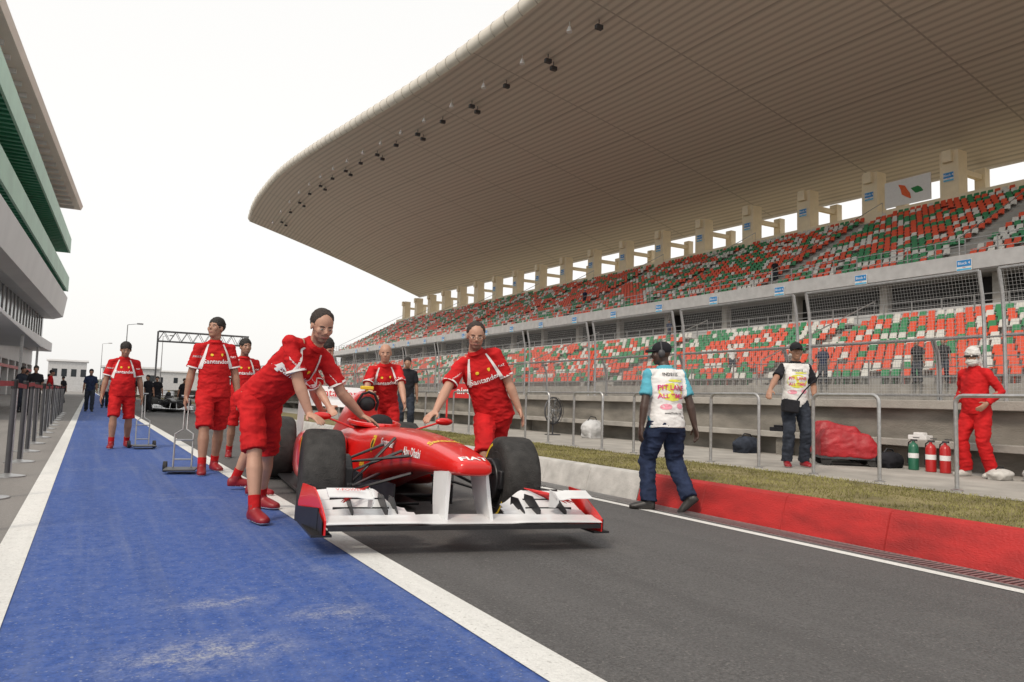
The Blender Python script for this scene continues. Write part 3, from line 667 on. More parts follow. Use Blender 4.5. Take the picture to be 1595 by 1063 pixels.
for i in range(42000):
    y=2.2+18*random.random()**1.35; x=random.uniform(5.69,7.85); 
    if noise.noise(V((x*1.1,y*1.1,0)))<-.30 and random.random()<.7: continue
    a=random.random()*6.28; hh=random.uniform(.008,.030); w=.0035+.0004*y; z=GZ if x<6.4 else GZ-.013*(x-6.4)
    dx,dy=math.cos(a)*w,math.sin(a)*w; o=len(vs); lx,ly_=random.gauss(0,.012),random.gauss(0,.012)
    vs+=[(x-dx,y-dy,z-.003),(x+dx,y+dy,z-.003),(x+lx,y+ly_,z+hh)]; fs.append((o,o+1,o+2))
GR=mat('dry_grass',(.21,.195,.075),.9,var=.45,scale=1.8,spec=.2)
me=bpy.data.meshes.new('grass'); me.from_pydata(vs,[],fs); me.materials.append(GR); link('grass',me,None,label='short dry green and straw coloured grass on the verge',cat='grass',kind='stuff')

# ---------------------------------------------------------------- hoops
m=M(); w=.9; pts=[(0,0,0),(0,0,.90)]+[(0,.08-.08*math.cos(a),.90+.08*math.sin(a)) for a in (.4,.8,1.2,1.57)]+[(0,w-.08+.08*math.sin(a),.90+.08*math.cos(a)) for a in (0,.4,.8,1.2,1.57)]+[(0,w,0)]
m.tube(pts,.022,10); hm=m.mesh('rail_hoop',METAL)
m=M(); m.lathe([(0,.06),(.012,.06)],(0,0,0),'z',14); bm_=m.mesh('base_plate',METAL)
for k in range(16):
    y=1.78*k+1.83; o=link('rail_hoop',hm,None,loc=(8.0,y,WZ+.02),label='galvanised steel tube hoop rail on the walkway edge',cat='railing',group='hoop rails along the walkway'); link('base_plate',bm_,o,loc=(0,0,-.02)); link('base_plate',bm_,o,loc=(0,w,-.02))
# ---------------------------------------------------------------- pit wall
W_=empty('pit_wall',label='long stained concrete pit wall with ledge and coping',cat='wall')
m=M(); m.box(10.95,11.15,-6,160,-.1,1.02); m.obj('wall',CONCD,W_,0)
for y in range(-6,160,6): m=M(); m.box(10.78,11.2,y,y+5.985,1.02,1.15); m.obj('coping',CONC,W_,0,bevel=.01)
for y in range(-6,160,6): m=M(); m.box(10.62,10.95,y,y+5.985,.46,.56); m.obj('ledge',CONC,W_,0,bevel=.008)
for k in range(40): m=M(); m.box(10.70,10.95,-6+3*k,-5.8+3*k,WZ,.46); m.obj('ledge_bracket',CONCD,W_,0)
MESHW=mat('fence_wire',(.42,.42,.42),.45,.4,var=.1)
def fencepanel(L_,z0,z1,dx,wire,pr,wk=.026):
    m=M(); top=z1
    for y in (0,L_):
        m.tube([(0,y,z0),(0,y,z0+(z1-z0)*.6),(-.03*dx,y,z0+(z1-z0)*.8),(-.12*dx,y,top)],pr,8)
    for z,x in ((z0+.08,0),(z0+(z1-z0)*.5,0),(top,-.12*dx)): m.tube([(x,0,z),(x,L_,z)],pr*.7,6)
    f=m.mesh('fence_frame',METAL); m=M(); n=int(L_/wire)
    for k in range(1,n):
        y=L_*k/n; m.tube([(0,y,z0+.05),(0,y,z0+(z1-z0)*.6),(-.03*dx,y,z0+(z1-z0)*.8),(-.12*dx,y,top)],wire*wk,4)
    n2=int((z1-z0)/wire)
    for k in range(1,n2):
        z=z0+(z1-z0)*k/n2; t=(k/n2); x=0 if t<.6 else -.12*dx*((t-.6)/.4)**1.6; m.tube([(x,0,z),(x,L_,z)],wire*wk,4)
    return f,m.mesh('wire_mesh',MESHW,0)
f,wm=fencepanel(2.95,1.15,3.02,.9,.05,.027,.034)
for k in range(28):
    y=2.60+3.22*k; o=link('debris_fence',f,None,loc=(11.08,y,0),label='galvanised fence panel with wire mesh on the wall',cat='fence',group='debris fence panels on the pit wall'); link('wire_mesh',wm,o)
f,wm=fencepanel(6.5,1.0,3.6,3,.10,.045,.025)
for k in range(22):
    y=9+6.6*k; o=link('debris_fence',f,None,loc=(26.6,y,0),label='tall wire mesh fence panel beyond the track',cat='fence',group='debris fence panels beside the grandstand'); link('wire_mesh',wm,o)
m=M(); m.box(26.45,26.75,0,170,-.3,1.05); m.obj('track_wall',CONC,None,0,label='low concrete wall on the far side of the track',cat='wall')

# ---------------------------------------------------------------- grandstand
GS=empty('grandstand',label='huge two-tier grandstand with curved cantilever roof and coloured seats',cat='grandstand')
Y0,Y1=6,146
def terrace(name,x0,z0,n,run,rise,zb,mt):
    m=M(); pr=[(x0,zb)]
    for i in range(n): pr+=[(x0+run*i,z0+rise*i),(x0+run*(i+1),z0+rise*i)]
    pr+=[(x0+run*n,zb)]
    m.rings([[V((x,y,z)) for x,z in pr] for y in (Y0,Y1)]); return m.obj(name,mt,GS,0)
TERR=mat('terrace_concrete',(.34,.33,.31),.9,var=.15,scale=.6)
NL,NU=11,17
TIERS=((29.5,2.1,NL,.84,.36),(42.0,9.55,NU,.76,.42))
terrace('lower_terrace',29.5,2.1,NL,.84,.36,-.3,TERR)
terrace('upper_terrace',42.0,9.55,NU,.76,.42,8.75,TERR)
XL=29.5+.84*NL; ZL=2.1+.36*NL
m=M(); m.box(28.2,29.5,Y0,Y1,-.3,2.1); m.obj('front_walkway',CONC,GS,0)
def railing(name,x,z,h,sp,parent=GS,mt=METAL):
    m=M(); y=Y0
    while y<=Y1: m.box(x-.025,x+.025,y-.025,y+.025,z,z+h); y+=sp
    for k in (1,.66,.33): m.box(x-.02,x+.02,Y0,Y1,z+h*k-.02,z+h*k+.02)
    return m.obj(name,mt,parent,0)
railing('railing',28.3,2.1,1.0,1.5); railing('railing',41.15,9.55,1.0,1.65); railing('railing',XL+.1,ZL,1.0,1.65)
m=M(); m.box(41.0,42.0,Y0,Y1,8.75,9.55); m.box(40.9,41.0,Y0,Y1,8.80,9.65); m.obj('balcony_fascia',LGREY,GS,0)
m=M(); m.box(43.5,44,Y0,Y1,2,8.7); m.obj('concourse_wall',mat('concourse_shade',(.03,.03,.03),.8,var=.3,scale=.3),GS,0)  # near-black wall colour stands in for the shadow under the upper deck
m=M(); m.box(XL,43.5,Y0,Y1,ZL-.15,ZL-.02); m.obj('concourse_floor',TERR,GS,0)
m=M(); m.box(41.6,41.7,Y0,Y1,ZL,ZL+.9); m.obj('concourse_parapet',LGREY,GS,0)
for k in range(22): m=M(); m.box(42.2,42.7,8+6.6*k,8.5+6.6*k,ZL-.02,8.75); m.obj('concourse_pier',CONC,GS,0)
XB=42+NU*.76; ZB=9.55+NU*.42
m=M(); m.box(XB,XB+.3,Y0,Y1,8,ZB+.55); m.box(XB+.3,XB+7,Y0,Y1,8,ZB-.8); m.obj('back_wall',BEIGE,GS,0)
def interp(tab,y):
    for i in range(len(tab)-1):
        if y<=tab[i+1][0]:
            a,b=tab[i],tab[i+1]; p=tab[max(i-1,0)]; n=tab[min(i+2,len(tab)-1)]; t=(y-a[0])/(b[0]-a[0])
            m0=(b[1]-p[1])/(b[0]-p[0])*(b[0]-a[0]); m1=(n[1]-a[1])/(n[0]-a[0])*(b[0]-a[0])
            return (2*t**3-3*t*t+1)*a[1]+(t**3-2*t*t+t)*m0+(-2*t**3+3*t*t)*b[1]+(t**3-t*t)*m1
    return tab[-1][1]
FZ=[(-10,28.4),(20,28.5),(45,28.9),(52,29.3),(63,30.2),(83,32.6),(105,35.2),(122,36.5),(138,36.0),(149,34.4)]
FX=[(-10,25.6),(45,25.6),(100,25.2),(130,24.6),(142,24.5),(149,25.0)]
def roofz(s_,y): return interp(FZ,y)*(1-s_)+(20.6+.02*(y-30))*s_+.35*math.sin(math.pi*s_)
RX=61.0
SOF=bpy.data.materials.new('ribbed_soffit'); SOF.use_nodes=True; N=SOF.node_tree.nodes; L=SOF.node_tree.links; b=N['Principled BSDF']
tc=N.new('ShaderNodeTexCoord'); sx=N.new('ShaderNodeSeparateXYZ'); L.new(tc.outputs['Object'],sx.inputs[0])
def mth(op,a,b_=None,c_=None):
    n=N.new('ShaderNodeMath'); n.operation=op
    for i,v in ((0,a),(1,b_),(2,c_)):
        if v is None: continue
        if isinstance(v,(int,float)): n.inputs[i].default_value=v
        else: L.new(v,n.inputs[i])
    return n.outputs[0]
sn=mth('MULTIPLY_ADD',mth('SINE',mth('MULTIPLY',sx.outputs[0],2*math.pi/.60)),.5,.5)
rib=mth('POWER',sn,2.0)
gy=mth('FRACT',mth('MULTIPLY',sx.outputs[1],1/13.2)); seam=mth('LESS_THAN',gy,.010)
gx2=mth('FRACT',mth('MULTIPLY',sx.outputs[0],1/6.0)); rib2=mth('LESS_THAN',gx2,.022)
k=mth('MAXIMUM',mth('MULTIPLY',rib,.40),mth('MAXIMUM',mth('MULTIPLY',seam,.55),mth('MULTIPLY',rib2,.55)))
c2=N.new('ShaderNodeMix'); c2.data_type='RGBA'; c2.inputs[6].default_value=(.68,.62,.54,1); c2.inputs[7].default_value=(.20,.175,.15,1); L.new(k,c2.inputs[0]); L.new(c2.outputs[2],b.inputs['Base Color'])
b.inputs['Roughness'].default_value=.6; b.inputs['Metallic'].default_value=.0
LIPM=mat('roof_edge_metal',(.62,.57,.49),.4,.15,var=.10,scale=.6)
rf=empty('roof',parent=GS)
ys=[-6+2.5*k for k in range(62)]+[149]
m=M(); n=24; vs=[]; fs=[]
for y in ys:
    fx=interp(FX,y)
    for j in range(n+1):
        s_=j/n; vs.append((fx+(RX-fx)*s_,y,roofz(s_,y)))
for a in range(len(ys)-1):
    for j in range(n): fs.append((a*(n+1)+j,a*(n+1)+j+1,(a+1)*(n+1)+j+1,(a+1)*(n+1)+j))
m.add(vs,fs); m.obj('soffit',SOF,rf)
m=M(); R=[]
for y in ys:
    fx=interp(FX,y); fz=roofz(0,y); 
    R.append([V((fx+.6+.95*math.cos(a),y,fz+.75+.80*math.sin(a))) for a in [rad(q) for q in range(60,281,20)]]+[V((fx+1.1,y,fz+.55)),V((fx+8,y,roofz(.2,y)+.45)),V(((fx+RX)/2,y,roofz(.5,y)+.45)),V((RX-.2,y,roofz(1,y)+.25)),V((RX,y,roofz(1,y)+1.3)),V(((fx+RX)/2,y,roofz(.5,y)+1.6))])
m.rings(R); m.obj('roof_edge',LIPM,rf,40)
m=M(); m.box(RX-.05,RX+.25,-6,149,20.0,21.0); 
for v_i,v in enumerate(m.v):
    y=v[1]; m.v[v_i]=(v[0],v[1],v[2]+.02*(y-30)+(.35 if v[2]>20.5 else .5))
m.obj('rear_gutter',LIPM,rf,0)
RG=mat('rib_grey',(.40,.375,.33),.5,.2,var=.1)
for k in range(70):
    y=3+2.1*k
    if y>148: break
    fx=interp(FX,y); fz=roofz(0,y); m=M()
    m.rings([[V((fx+.6+.985*math.cos(a),yy,fz+.75+.835*math.sin(a))) for a in [rad(q) for q in range(80,261,22)]]+[V((fx+.6+.9*math.cos(a),yy,fz+.75+.7*math.sin(a))) for a in [rad(q) for q in range(256,79,-22)]] for yy in (y,y+.08)])
    m.obj('roof_edge_rib',RG,rf,40)
m=M(); m.box(-.60,.60,-.70,.70,ZB-.6,20.9); m.box(-.95,-.60,-.35,.35,20.0,20.9); cm=m.mesh('column',BEIGE,0)
m=M(); m.box(3.6,4.3,-.40,.40,ZB-.79,20.3); m.box(.60,3.6,-.2,.2,19.4,19.8); cm2=m.mesh('rear_column',BEIGE,0)
for k in range(-2,18):
    y=31.5+6.6*k
    for mm_,nm in ((cm,'column'),(cm2,'rear_column')): link(nm,mm_,GS,loc=(56.2,y,0))
m=M(); m.box(60.0,60.3,Y0,Y1,18.0,18.3); m.obj('rear_beam',BEIGE,GS,0)
def blocksign(loc,w,h,txt):
    s_=M(); s_.box(-.03,.03,-w/2,w/2,-h/2,h/2); o=s_.obj('block_sign',SIGNW,None,0,label='small blue and white block sign hanging on the grandstand',cat='sign',group='block signs on the grandstand'); o.location=loc
    q=M(); q.box(-.036,-.031,-w/2+.02,w/2-.02,-h*.12,h/2-.02); q.obj('sign_panel',BLUEP,o,0)
    q=M(); q.box(-.036,-.031,-w/2+.02,w/2-.02,-h/2+.02,-h*.3); q.obj('sign_stripe',mat('sign_cyan',(.1,.45,.7),.5),o,0)
    lettering(txt,h*.36,(-.04,0,h*.18),(0,-1,0),(0,0,1),LWHT,o); lettering('Gate',h*.14,(-.04,0,-h*.21),(0,-1,0),(0,0,1),LRED,o)
for k in range(18): blocksign((40.82,22.4+6.2*k,9.05),.80,.60,'Block %d'%(k//3+4))
for k in range(-1,12): blocksign((55.55,31.5+6.6*k,18.9),.80,.70,'Block %d'%(k//3+4))
bn=M(); bn.box(55.4,55.5,32.8,36.6,17.5,19.6); ob=bn.obj('banner',SIGNW,None,0,label='white banner with orange and green pepper shapes between columns',cat='banner')
for (y,c_,sg) in ((34.9,mat('banner_orange',(.75,.12,.03),.6),1),(33.9,mat('banner_green',(.02,.22,.06),.6),-1)):
    m=M(); m.tube([(55.39,y-.5,17.9+.4*(sg<0)),(55.38,y-.3,18.2+.2*(sg<0)),(55.38,y,18.5),(55.38,y+.15,18.9-.3*(sg<0)),(55.39,y+.5,19.2-.5*(sg<0))],[.03,.20,.28,.22,.02],10,el=.1,side=(0,1,.3)); m.obj('banner_motif',c_,ob)
m=M(); m.box(-.26,.26,-.16,.16,-.70,-.40); m.tube([(0,0,.3),(0,0,-.4)],.035,6); fl=m.mesh('roof_floodlight',DGREY,0)
m=M(); m.tube([(0,0,-.75),(0,0,-1.1)],.02,6); m.lathe([(-1.55,.22),(-1.35,.18),(-1.1,.08)],(0,0,0),'z',12); lt=m.mesh('lamp_shade',SIGNW)
k=0
for yy in [41+6.7*j for j in range(16)]:
    for dy,dxx in ((0,0),(1.8,-1.3),(.6,.9)):
        if dy==.6 and k%2==0: continue
        fx=interp(FX,yy+dy); s_=(29.6+dxx-fx)/(RX-fx); y=yy+dy
        if dy!=1.8: link('roof_floodlight',fl,None,loc=(29.6+dxx,y,roofz(s_,y)),label='dark floodlight hanging under the grandstand roof',cat='floodlight',group='floodlights under the roof')
        else: link('pendant_speaker',lt,None,loc=(28.3,y,roofz(s_,y)+.75),label='white pendant fitting hanging under the grandstand roof',cat='speaker',group='pendants under the roof')
    k+=1
SC=[mat('seat_orange',(.66,.080,.03),.45,var=.1,scale=.7),mat('seat_green',(.035,.22,.09),.45,var=.15,scale=.7),mat('seat_white',(.60,.59,.55),.45,var=.08,scale=.7)]
def seatgeo(m,x,y,z,mi):
    m.box(x-.02,x+.36,y-.19,y+.19,z+.34,z+.40,mi)
    m.add([V((x+.36,y-.19,z+.38)),V((x+.36,y+.19,z+.38)),V((x+.46,y+.165,z+.74)),V((x+.46,y-.165,z+.74)),V((x+.42,y-.19,z+.38)),V((x+.42,y+.19,z+.38)),V((x+.51,y+.165,z+.74)),V((x+.51,y-.165,z+.74))],
          [(0,1,2,3),(4,7,6,5),(3,2,6,7),(0,3,7,4),(1,5,6,2)],mi)
seats=[]
for tier,(x0,z0,n_,run,rise) in enumerate(TIERS):
    for i in range(n_):
        y=Y0+3
        while y<Y1-1:
            ph=(y+ (3 if tier else 0))%13.2
            if ph>1.3:
                zz=y*.55+i*(.9 if (int(y/6.6)%2) else -.9)
                a=noise.noise(V((zz*.9,i*.18+tier*50,3.1)))*1.0+random.gauss(0,.22); b_=noise.noise(V((y*.7+40,i*.5+tier*9,8.3)))+random.gauss(0,.28)
                ci=0 if a>(.03 if tier else 0.) else (1 if b_>(-.06 if tier else -.02) else 2)
                if random.random()>.02: seats.append((x0+run*i+.28,y,z0+rise*i,ci))
            y+=.48
vis=[q for q in seats if q[1]/q[0]>.4815]
vis.sort(key=lambda q:q[0]**2+q[1]**2); near=set(vis[:300])
sm=[]
for ci in range(3):
    m=M(); m.box(-.02,.36,-.19,.19,.34,.40); m.add([V((.36,-.19,.38)),V((.36,.19,.38)),V((.46,.165,.74)),V((.46,-.165,.74)),V((.42,-.19,.38)),V((.42,.19,.38)),V((.51,.165,.74)),V((.51,-.165,.74))],[(0,1,2,3),(4,7,6,5),(3,2,6,7),(0,3,7,4),(1,5,6,2)]); m.tube([(.3,0,0),(.3,0,.35)],.03,6); sm.append(m.mesh('stadium_seat',SC[ci],0))
names=['orange','green','white']
for q in vis[:300]:
    link('stadium_seat',sm[q[3]],None,loc=q[:3],label=names[q[3]]+' plastic stadium seat on the grandstand terrace',cat='seat',group='seats of the grandstand')
m=M()
for q in seats:
    if q not in near: seatgeo(m,q[0],q[1],q[2],q[3])
m.obj('stadium_seats',SC,None,0,label='rows of orange, green and white plastic seats on the terraces',cat='seats',kind='stuff')
for tier,(x0,z0,n_,run,rise) in enumerate(TIERS):
    k=0
    while True:
        yc=13.2*k-(3 if tier else 0)+.65; k+=1
        if yc<Y0+2: continue
        if yc>Y1-2: break
        pr=[(x0-.30,z0-.3)]
        for i in range(n_): pr+=[(x0+run*i-.30,z0+rise*(i-.5)),(x0+run*i+.002,z0+rise*(i-.5)),(x0+run*i+.002,z0+rise*i+.002),(x0+run*(i+1)-.30,z0+rise*i+.002)]
        pr+=[(x0+run*n_-.3,z0-.3)]
        m=M(); m.rings([[V((a,y,b_)) for a,b_ in pr] for y in (yc-.55,yc+.55)]); m.obj('aisle_steps',CONC,GS,0)
        m=M(); m.tube([(x0,yc-.75,z0),(x0,yc-.75,z0+1.3),(x0+run*n_,yc-.75,z0+rise*n_+1.2),(x0+run*n_,yc-.75,z0+rise*n_)],.035,6); m.obj('aisle_handrail',METAL,GS)

# ---------------------------------------------------------------- pit building
PB=empty('pit_building',label='long white pit building with green louvred sunshades and cantilever roof',cat='building'); PB.location=(-7.5,0,0); PB.rotation_euler=(0,0,-math.atan(.04))
GRN=mat('louvre_green',(.07,.34,.20),.5,var=.12,scale=.3); GRN2=mat('louvre_pale_green',(.42,.64,.50),.5,var=.1,scale=.3)
WP=mat('white_cladding',(.74,.74,.74),.5,var=.05,scale=.3); PKR=mat('cream_cladding',(.88,.77,.69),.6,var=.05,scale=.3); GP=mat('grey_cladding',(.50,.51,.53),.5,var=.08,scale=.3)
m=M(); m.box(-22,-5,25,130,6.3,28.1); m.obj('upper_block',GP,PB,0)
ex=lambda y:-.6-2.8*(130-y)/105
m=M(); m.rings([[V((-12,y,28.3)),V((ex(y),y,28.3)),V((ex(y)+.25,y,28.9)),V((ex(y),y,29.4)),V((-12,y,29.4))] for y in (25,130.5)]); m.obj('roof_slab',PKR,PB,0)
for k in range(36): 
    y=25+2.95*k; m=M(); m.box(-9,ex(y)-.7,y,y+.25,27.9,28.3); m.obj('roof_rib',WP,PB,0)
for zt,e in ((21.5,-1.5),(15.6,-1.4)):
    for k in range(90): m=M(); m.box(e-6,e-.2,25+1.18*k,25.45+1.18*k,zt,zt+.9); m.obj('louvre',GRN,PB,0)
    m=M(); m.box(e-.2,e,25,130.2,zt-.05,zt+2.1); m.box(e-6,e-.2,25,130.2,zt+.95,zt+1.1); m.obj('louvre_fascia',GRN2,PB,0)
    m=M(); m.box(e-1.6,e-1.5,25,130,zt+2.4,zt+4.0); m.box(e-5,e-1.3,25,130,zt+1.7,zt+2.2); m.obj('balcony',WP,PB,0)
m=M(); m.rings([[V((x,y,z)) for x,z in ((-1.8,11.6),(-1.4,14.6),(-5,14.6),(-5,11.2),(-3,11.2))] for y in (25,130)]); m.obj('cladding_panel',WP,PB,0)
m=M(); m.box(-5.05,-4.2,25,129.5,7.6,11.2); m.obj('window_band',GLASSD,PB,0)
for k in range(36): m=M(); m.box(-4.2,-4.1,25.5+2.9*k,25.65+2.9*k,7.6,11.2); m.obj('mullion',LGREY,PB,0)
m=M(); m.box(-5.05,-2.9,25,130,6.3,7.6); m.obj('canopy',WP,PB,0,bevel=.05)
m=M(); m.box(-12,-5.3,10,130,4.2,6.3); 
for k in range(21): m.box(-12,-5.3,10+6*k,11+6*k,0,4.2)
m.obj('garage_wall',WP,PB,0)
for k in range(20): m=M(); m.box(-6.2,-6.1,11+6*k,16+6*k,0,4.2); m.obj('garage_door',DGREY,PB,0)
m=M(); m.box(-5.3,-5.2,10,130,3.2,3.55); m.obj('team_signboard',LRED,PB,0)
m=M(); m.tube([(0,0,.02),(0,0,.98)],.026,12); pm=m.mesh('belt_barrier_post',DGREY)
m=M(); m.lathe([(0,.17),(.012,.17),(.03,.05),(.04,.033)],(0,0,0),'z',20); bs=m.mesh('post_base',METAL)
m=M(); m.lathe([(.93,.031),(1.02,.033),(1.03,.025)],(0,0,0),'z',14); hd_=m.mesh('post_head',CARBON)
m=M(); m.box(-.004,.004,.034,1.76,.95,1.0); bl_=m.mesh('belt',mat('belt_red',(.32,.02,.02),.7),0)
m=M(); m.tube([(.027,0,.02),(.027,0,.93)],.010,8); ch=m.mesh('chrome_strip',METAL)
for k in range(16):
    y=5.9+1.8*k
    o=link('belt_barrier_post',pm,None,loc=(-.68-.012*k+.02*random.uniform(-1,1),y,0),rot=(random.uniform(-.015,.015),random.uniform(-.015,.015),0),label='dark belt barrier post with red belt and round base',cat='barrier post',group='belt barrier posts along the apron')
    for a,b_ in (('post_base',bs),('post_head',hd_),('belt',bl_),('chrome_strip',ch)): link(a,b_,o)
cn=empty('awning',label='thin white awning on posts in front of the garages',cat='awning')
m=M(); m.box(-6,-2.2,24,44,2.95,3.08); m.obj('awning_top',WP,cn,0,bevel=.02)
for y in (24.3,34,43.7): m=M(); m.box(-2.4,-2.3,y-.05,y+.05,0,2.95); m.obj('post',METAL,cn,0)

# ---------------------------------------------------------------- walkway clutter
TARP=mat('red_tarpaulin',(.34,.012,.018),.5,var=.25,scale=4,bump=.9,bscale=9)
def cart(loc,l,h,rz):
    c_=empty('covered_cart',label='equipment trolley under a loose red tarpaulin',cat='cart',group='tarpaulin covered carts'); c_.location=loc; c_.rotation_euler=(0,0,rz)
    m=M(); m.rings([[V((x,y_*w_,z)) for y_,z in ((-.27,.12),(-.27,h*.55),(-.20,hh),(.20,hh),(.27,h*.55),(.27,.12))] for x,w_,hh in ((-l/2,.9,h*.62),(-l*.35,1,h*.85),(-.05*l,1,h*.88),(l*.15,1,h*.97),(l*.38,1,h*.95),(l/2,.9,h*.70))])
    me=remesh(m,.022,3); wrinkle(me,.014,7); me.materials.append(TARP); link('tarpaulin',me,c_)
    for a in (-l*.4,l*.4):
        for b_ in (-.22,.22):
            w_=M(); w_.lathe([(-.02,.06),(-.022,.075),(.022,.075),(.02,.06)],(a,b_,.075),'y',16); w_.obj('castor',TYRE,c_)
    m=M(); m.box(-l/2,l/2,-.26,.26,.10,.14); m.obj('cart_base',DGREY,c_,0)
cart((9.9,7.22,WZ),.80,.56,rad(140)); cart((10.35,7.70,WZ),.72,.66,rad(140))
def extinguisher(loc,mt,label):
    e=empty('fire_extinguisher',label=label,cat='fire extinguisher',group='fire extinguishers by the wall'); e.location=loc; e.scale=(.85,.85,.85)
    m=M(); m.lathe([(0,.07),(.01,.08),(.38,.08),(.43,.06),(.455,.025),(.48,.022)],(0,0,0),'z',20); m.obj('cylinder_body',mt,e)
    m=M(); m.box(-.02,.02,-.06,.04,.48,.51); m.box(-.015,.015,-.10,.0,.53,.545); m.obj('valve_handle',DGREY,e,bevel=.003)
    m=M(); m.tube([(0,.03,.49),(.03,.10,.45),(.02,.11,.25),(0,.1,.1)],.011,6); m.obj('hose',CARBON,e)
    m=M(); m.lathe([(.20,.0812),(.28,.0812)],(0,0,0),'z',20); m.obj('label_band',SIGNW,e)
EXR=mat('extinguisher_red',(.42,.02,.02),.3,var=.05); EXG=mat('extinguisher_green',(.02,.12,.07),.3,var=.05)
extinguisher((10.25,6.38,WZ),EXG,'green fire extinguisher standing by the pit wall'); extinguisher((10.2,6.10,WZ),EXR,'red fire extinguisher standing by the pit wall'); extinguisher((10.2,5.90,WZ),EXR,'red fire extinguisher standing by the pit wall')
def bag(loc,r,mt,label,nm,seed):
    m=M(); m.ell((0,0,r[2]),r); m.ell((r[0]*.4,0,r[2]*1.2),(r[0]*.5,r[1]*.7,r[2]*.7)); m.box(-r[0]*.7,r[0]*.7,-r[1]*.7,r[1]*.7,0,r[2]); me=remesh(m,.02,2); wrinkle(me,.012,9,seed); me.materials.append(mt)
    o=link(nm,me,None,label=label,cat='bag',loc=loc)
    s_=M(); s_.tube([(-r[0]*.5,0,r[2]*1.8),(-r[0]*.2,0,r[2]*2.3),(r[0]*.3,0,r[2]*2.2),(r[0]*.5,0,r[2]*1.7)],.012,6); s_.obj('strap',CARBON,o)
bag((10.2,6.72,WZ),(.24,.17,.12),BLKC,'black kit bag lying on the walkway','kit_bag',1); bag((10.4,9.6,WZ),(.3,.2,.15),DENIM,'dark kit bag by the wall','kit_bag',5)
bag((10.3,4.75,WZ),(.3,.2,.10),LGREY,'grey cloth bundle by the wall','cloth_bundle',9); bag((10.3,14.2,WZ),(.28,.26,.22),LGREY,'grey covered bundle by the wall','cloth_bundle',3)
bag((10.0,5.1,WZ),(.2,.14,.07),SHOEW,'pale cloth bundle on the walkway','cloth_bundle',12)
for (x,y,c_,nm) in ((10.78,9.2,BLKC,'black'),(10.78,6.6,WHT,'white')):
    m=M(); m.box(-.09,.09,-.14,.14,0,.07); m.box(-.05,.05,-.08,.08,.07,.11); o=m.obj('equipment_box',c_,None,0,bevel=.01,label='small '+nm+' equipment box on the wall ledge',cat='box'); o.location=(x,y,.56)
fn=empty('pedestal_fan',label='black round pedestal fan on the walkway',cat='fan'); fn.location=(10.1,15.6,WZ); fn.rotation_euler=(0,0,rad(20))
m=M(); m.tube([(0,0,0),(0,0,.45)],.02,8); m.lathe([(0,.2),(.02,.2)],(0,0,0),'z',20); m.obj('fan_stand',DGREY,fn)
m=M()
for r_ in (.1,.18,.26,.33): m.tube([(r_*math.cos(a),-.08,.6+r_*math.sin(a)) for a in [2*math.pi*k/24 for k in range(25)]],.007,5)
m.tube([(.33*math.cos(a),.0,.6+.33*math.sin(a)) for a in [2*math.pi*k/24 for k in range(25)]],.02,6)
for k in range(16): a=k*math.pi/8; m.tube([(.05*math.cos(a),-.08,.6+.05*math.sin(a)),(.33*math.cos(a),-.07,.6+.33*math.sin(a))],.005,4)
m.obj('fan_guard',DGREY,fn)
m=M()
for k in range(5):
    a=k*1.2566; c_,s_=math.cos(a),math.sin(a); m.add([V((.04*c_,-.02,.6+.04*s_)),V((.28*c_-.09*s_,-.04,.6+.28*s_+.09*c_)),V((.30*c_+.05*s_,.0,.6+.30*s_-.05*c_))],[(0,1,2)])
m.ell((0,0,.6),(.05,.07,.05)); m.obj('fan_blade',LGREY,fn)
m=M(); m.box(-.11,.11,-.06,.06,-.09,.09); o=m.obj('camera_bag',BLKC,None,bevel=.02,label='black camera bag hanging at a photographer hip',cat='bag'); o.location=(8.46,7.02,1.0); o.rotation_euler=(0,.1,rad(-30))
s_=M(); s_.tube([(.08,0,.09),(.16,-.05,.25),(.28,-.10,.42),(.34,-.06,.50)],.01,6); s_.obj('shoulder_strap',BLKC,o)
m=M(); m.box(-.6,.6,-.03,.03,.55,.95); m.box(-.55,-.5,-.02,.02,0,.55); m.box(.5,.55,-.02,.02,0,.55); o=m.obj('sign_board',LRED,None,0,label='red advertising board with white lettering beside the pit wall',cat='sign'); o.location=(9.1,18.5,.45); o.rotation_euler=(0,0,rad(-25)); lettering('airtel',.26,(0,-.036,.75),(1,0,0),(0,0,1),LWHT,o)
g_=empty('gantry',label='steel truss gantry spanning the road in the distance',cat='gantry'); g_.location=(0,66,0)
GM=mat('gantry_grey',(.22,.22,.23),.6,var=.1)
m=M()
for yo in (0,.9):
    for z in (5.0,5.8): m.tube([(4.6,yo,z),(11.6,yo,z)],.045,6)
    for k in range(8):
        x=4.6+k*.875; m.tube([(x,yo,5.0),(x+.44,yo,5.8)],.022,5); m.tube([(x+.44,yo,5.8),(x+.875,yo,5.0)],.022,5)
m.obj('truss',GM,g_)
for x in (4.6,11.6): m=M(); m.tube([(x,.45,0),(x,.45,5.8)],.07,8); m.obj('gantry_post',GM,g_)
FARM=mat('far_foliage',(.18,.20,.16),.95,var=.3,scale=.15)
m=M()
for k in range(900):
    x=random.uniform(-60,150); y=random.uniform(330,380); z=random.random()**1.4*(4+3*noise.noise(V((x*.05,0,0)))); r_=random.uniform(.8,2.2)
    m.ell((x,y,z),(r_,r_,r_*.7),n=6,k=4)
m.obj('distant_trees',FARM,None,0,label='low hazy tree line beyond the end of the lane',cat='trees',kind='stuff')
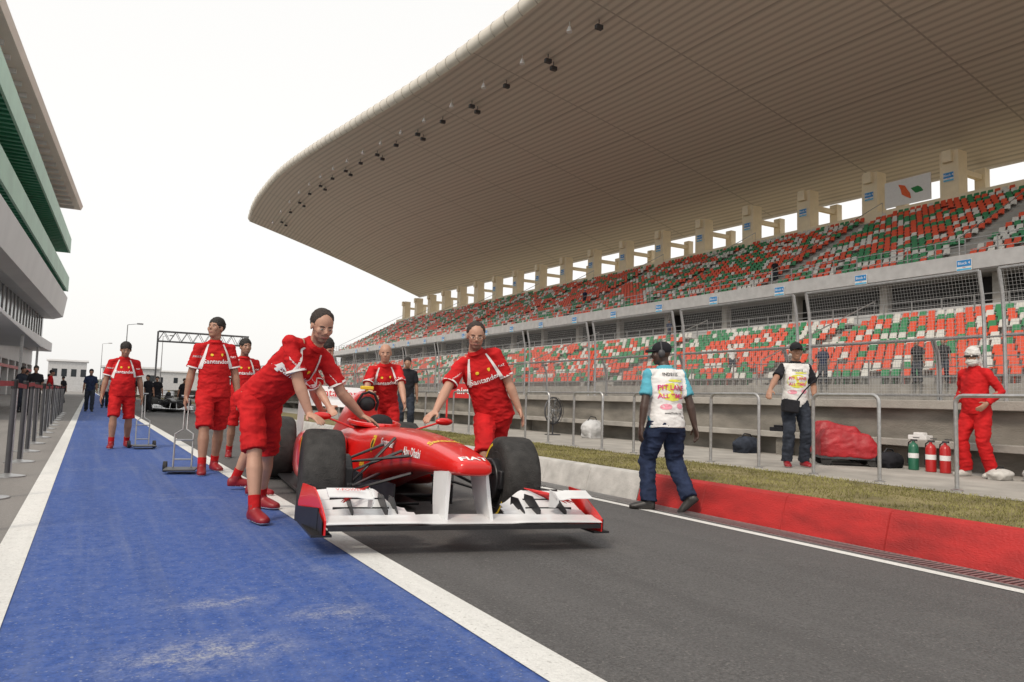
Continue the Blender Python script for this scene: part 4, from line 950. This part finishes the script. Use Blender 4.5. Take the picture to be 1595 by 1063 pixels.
for (x,y,w_,d_,h_) in ((10,230,14,10,7),(-6,260,10,8,9),(26,300,20,12,8)):
    c_=empty('distant_building',label='small pale distant service building',cat='building'); c_.location=(x,y,0)
    m=M(); m.box(-w_/2,w_/2,0,d_,0,h_); m.obj('wall',LGREY,c_,0); m=M(); m.box(-w_/2-.5,w_/2+.5,-.5,d_+.5,h_,h_+.5); m.obj('roof',WP,c_,0)
    for k in range(4): m=M(); m.box(-w_/2+1+k*w_/4,-w_/2+2.4+k*w_/4,-.05,0,h_*.5,h_*.75); m.obj('window',GLASSD,c_,0)
for (x,y,h_) in ((3.2,90,8),(9,120,9),(1.6,150,9),(9,75,5)):
    c_=empty('lamp_post',label='slim distant lamp post',cat='lamp post'); c_.location=(x,y,0)
    m=M(); m.tube([(0,0,0),(0,0,h_)],[.08,.04],6); m.tube([(0,0,h_),(1.2,0,h_+.2)],.03,5); m.obj('pole',METAL,c_); m=M(); m.box(.9,1.5,-.1,.1,h_+.1,h_+.25); m.obj('lamp_head',LGREY,c_,0)

# ---------------------------------------------------------------- light, world, camera
sun=bpy.data.lights.new('sun','SUN'); sun.energy=2.0; sun.angle=rad(12); sun.color=(1,.88,.74)
so=bpy.data.objects.new('sun',sun); COL.objects.link(so)
sd=V((-.60,-.35,.72)).normalized()
so.rotation_euler=sd.to_track_quat('Z','Y').to_euler()
w=bpy.data.worlds.new('World'); scene.world=w; w.use_nodes=True; N=w.node_tree.nodes; L=w.node_tree.links
sk=N.new('ShaderNodeTexSky'); sk.sky_type='NISHITA'; sk.sun_disc=False; sk.sun_elevation=math.asin(sd.z); sk.sun_rotation=math.atan2(sd.x,sd.y); sk.dust_density=4; sk.air_density=1.2
hs=N.new('ShaderNodeHueSaturation'); hs.inputs['Saturation'].default_value=.3; L.new(sk.outputs[0],hs.inputs['Color'])
mx=N.new('ShaderNodeMix'); mx.data_type='RGBA'; mx.inputs[0].default_value=.72; mx.inputs[7].default_value=(9.3,9.15,8.85,1); L.new(hs.outputs[0],mx.inputs[6])
bg=N['Background']; L.new(mx.outputs[2],bg.inputs['Color']); bg.inputs['Strength'].default_value=.134
cam=bpy.data.cameras.new('cam'); co=bpy.data.objects.new('camera',cam); COL.objects.link(co); scene.camera=co
cam.sensor_width=36; cam.lens=26; cam.clip_end=8000; cam.clip_start=.05
th,pt,ro=rad(29.6),rad(4.67),rad(1.7)
f=V((math.sin(th)*math.cos(pt),math.cos(th)*math.cos(pt),math.sin(pt))); r=V((math.cos(th),-math.sin(th),0)); u=r.cross(f)
u2=u*math.cos(ro)-r*math.sin(ro); r2=r*math.cos(ro)+u*math.sin(ro)
mw=Matrix((r2,u2,-f)).transposed().to_4x4(); mw.translation=V((0,0,.95)); co.matrix_world=mw
scene.view_settings.view_transform='Standard'; scene.view_settings.look='None'; scene.view_settings.exposure=0
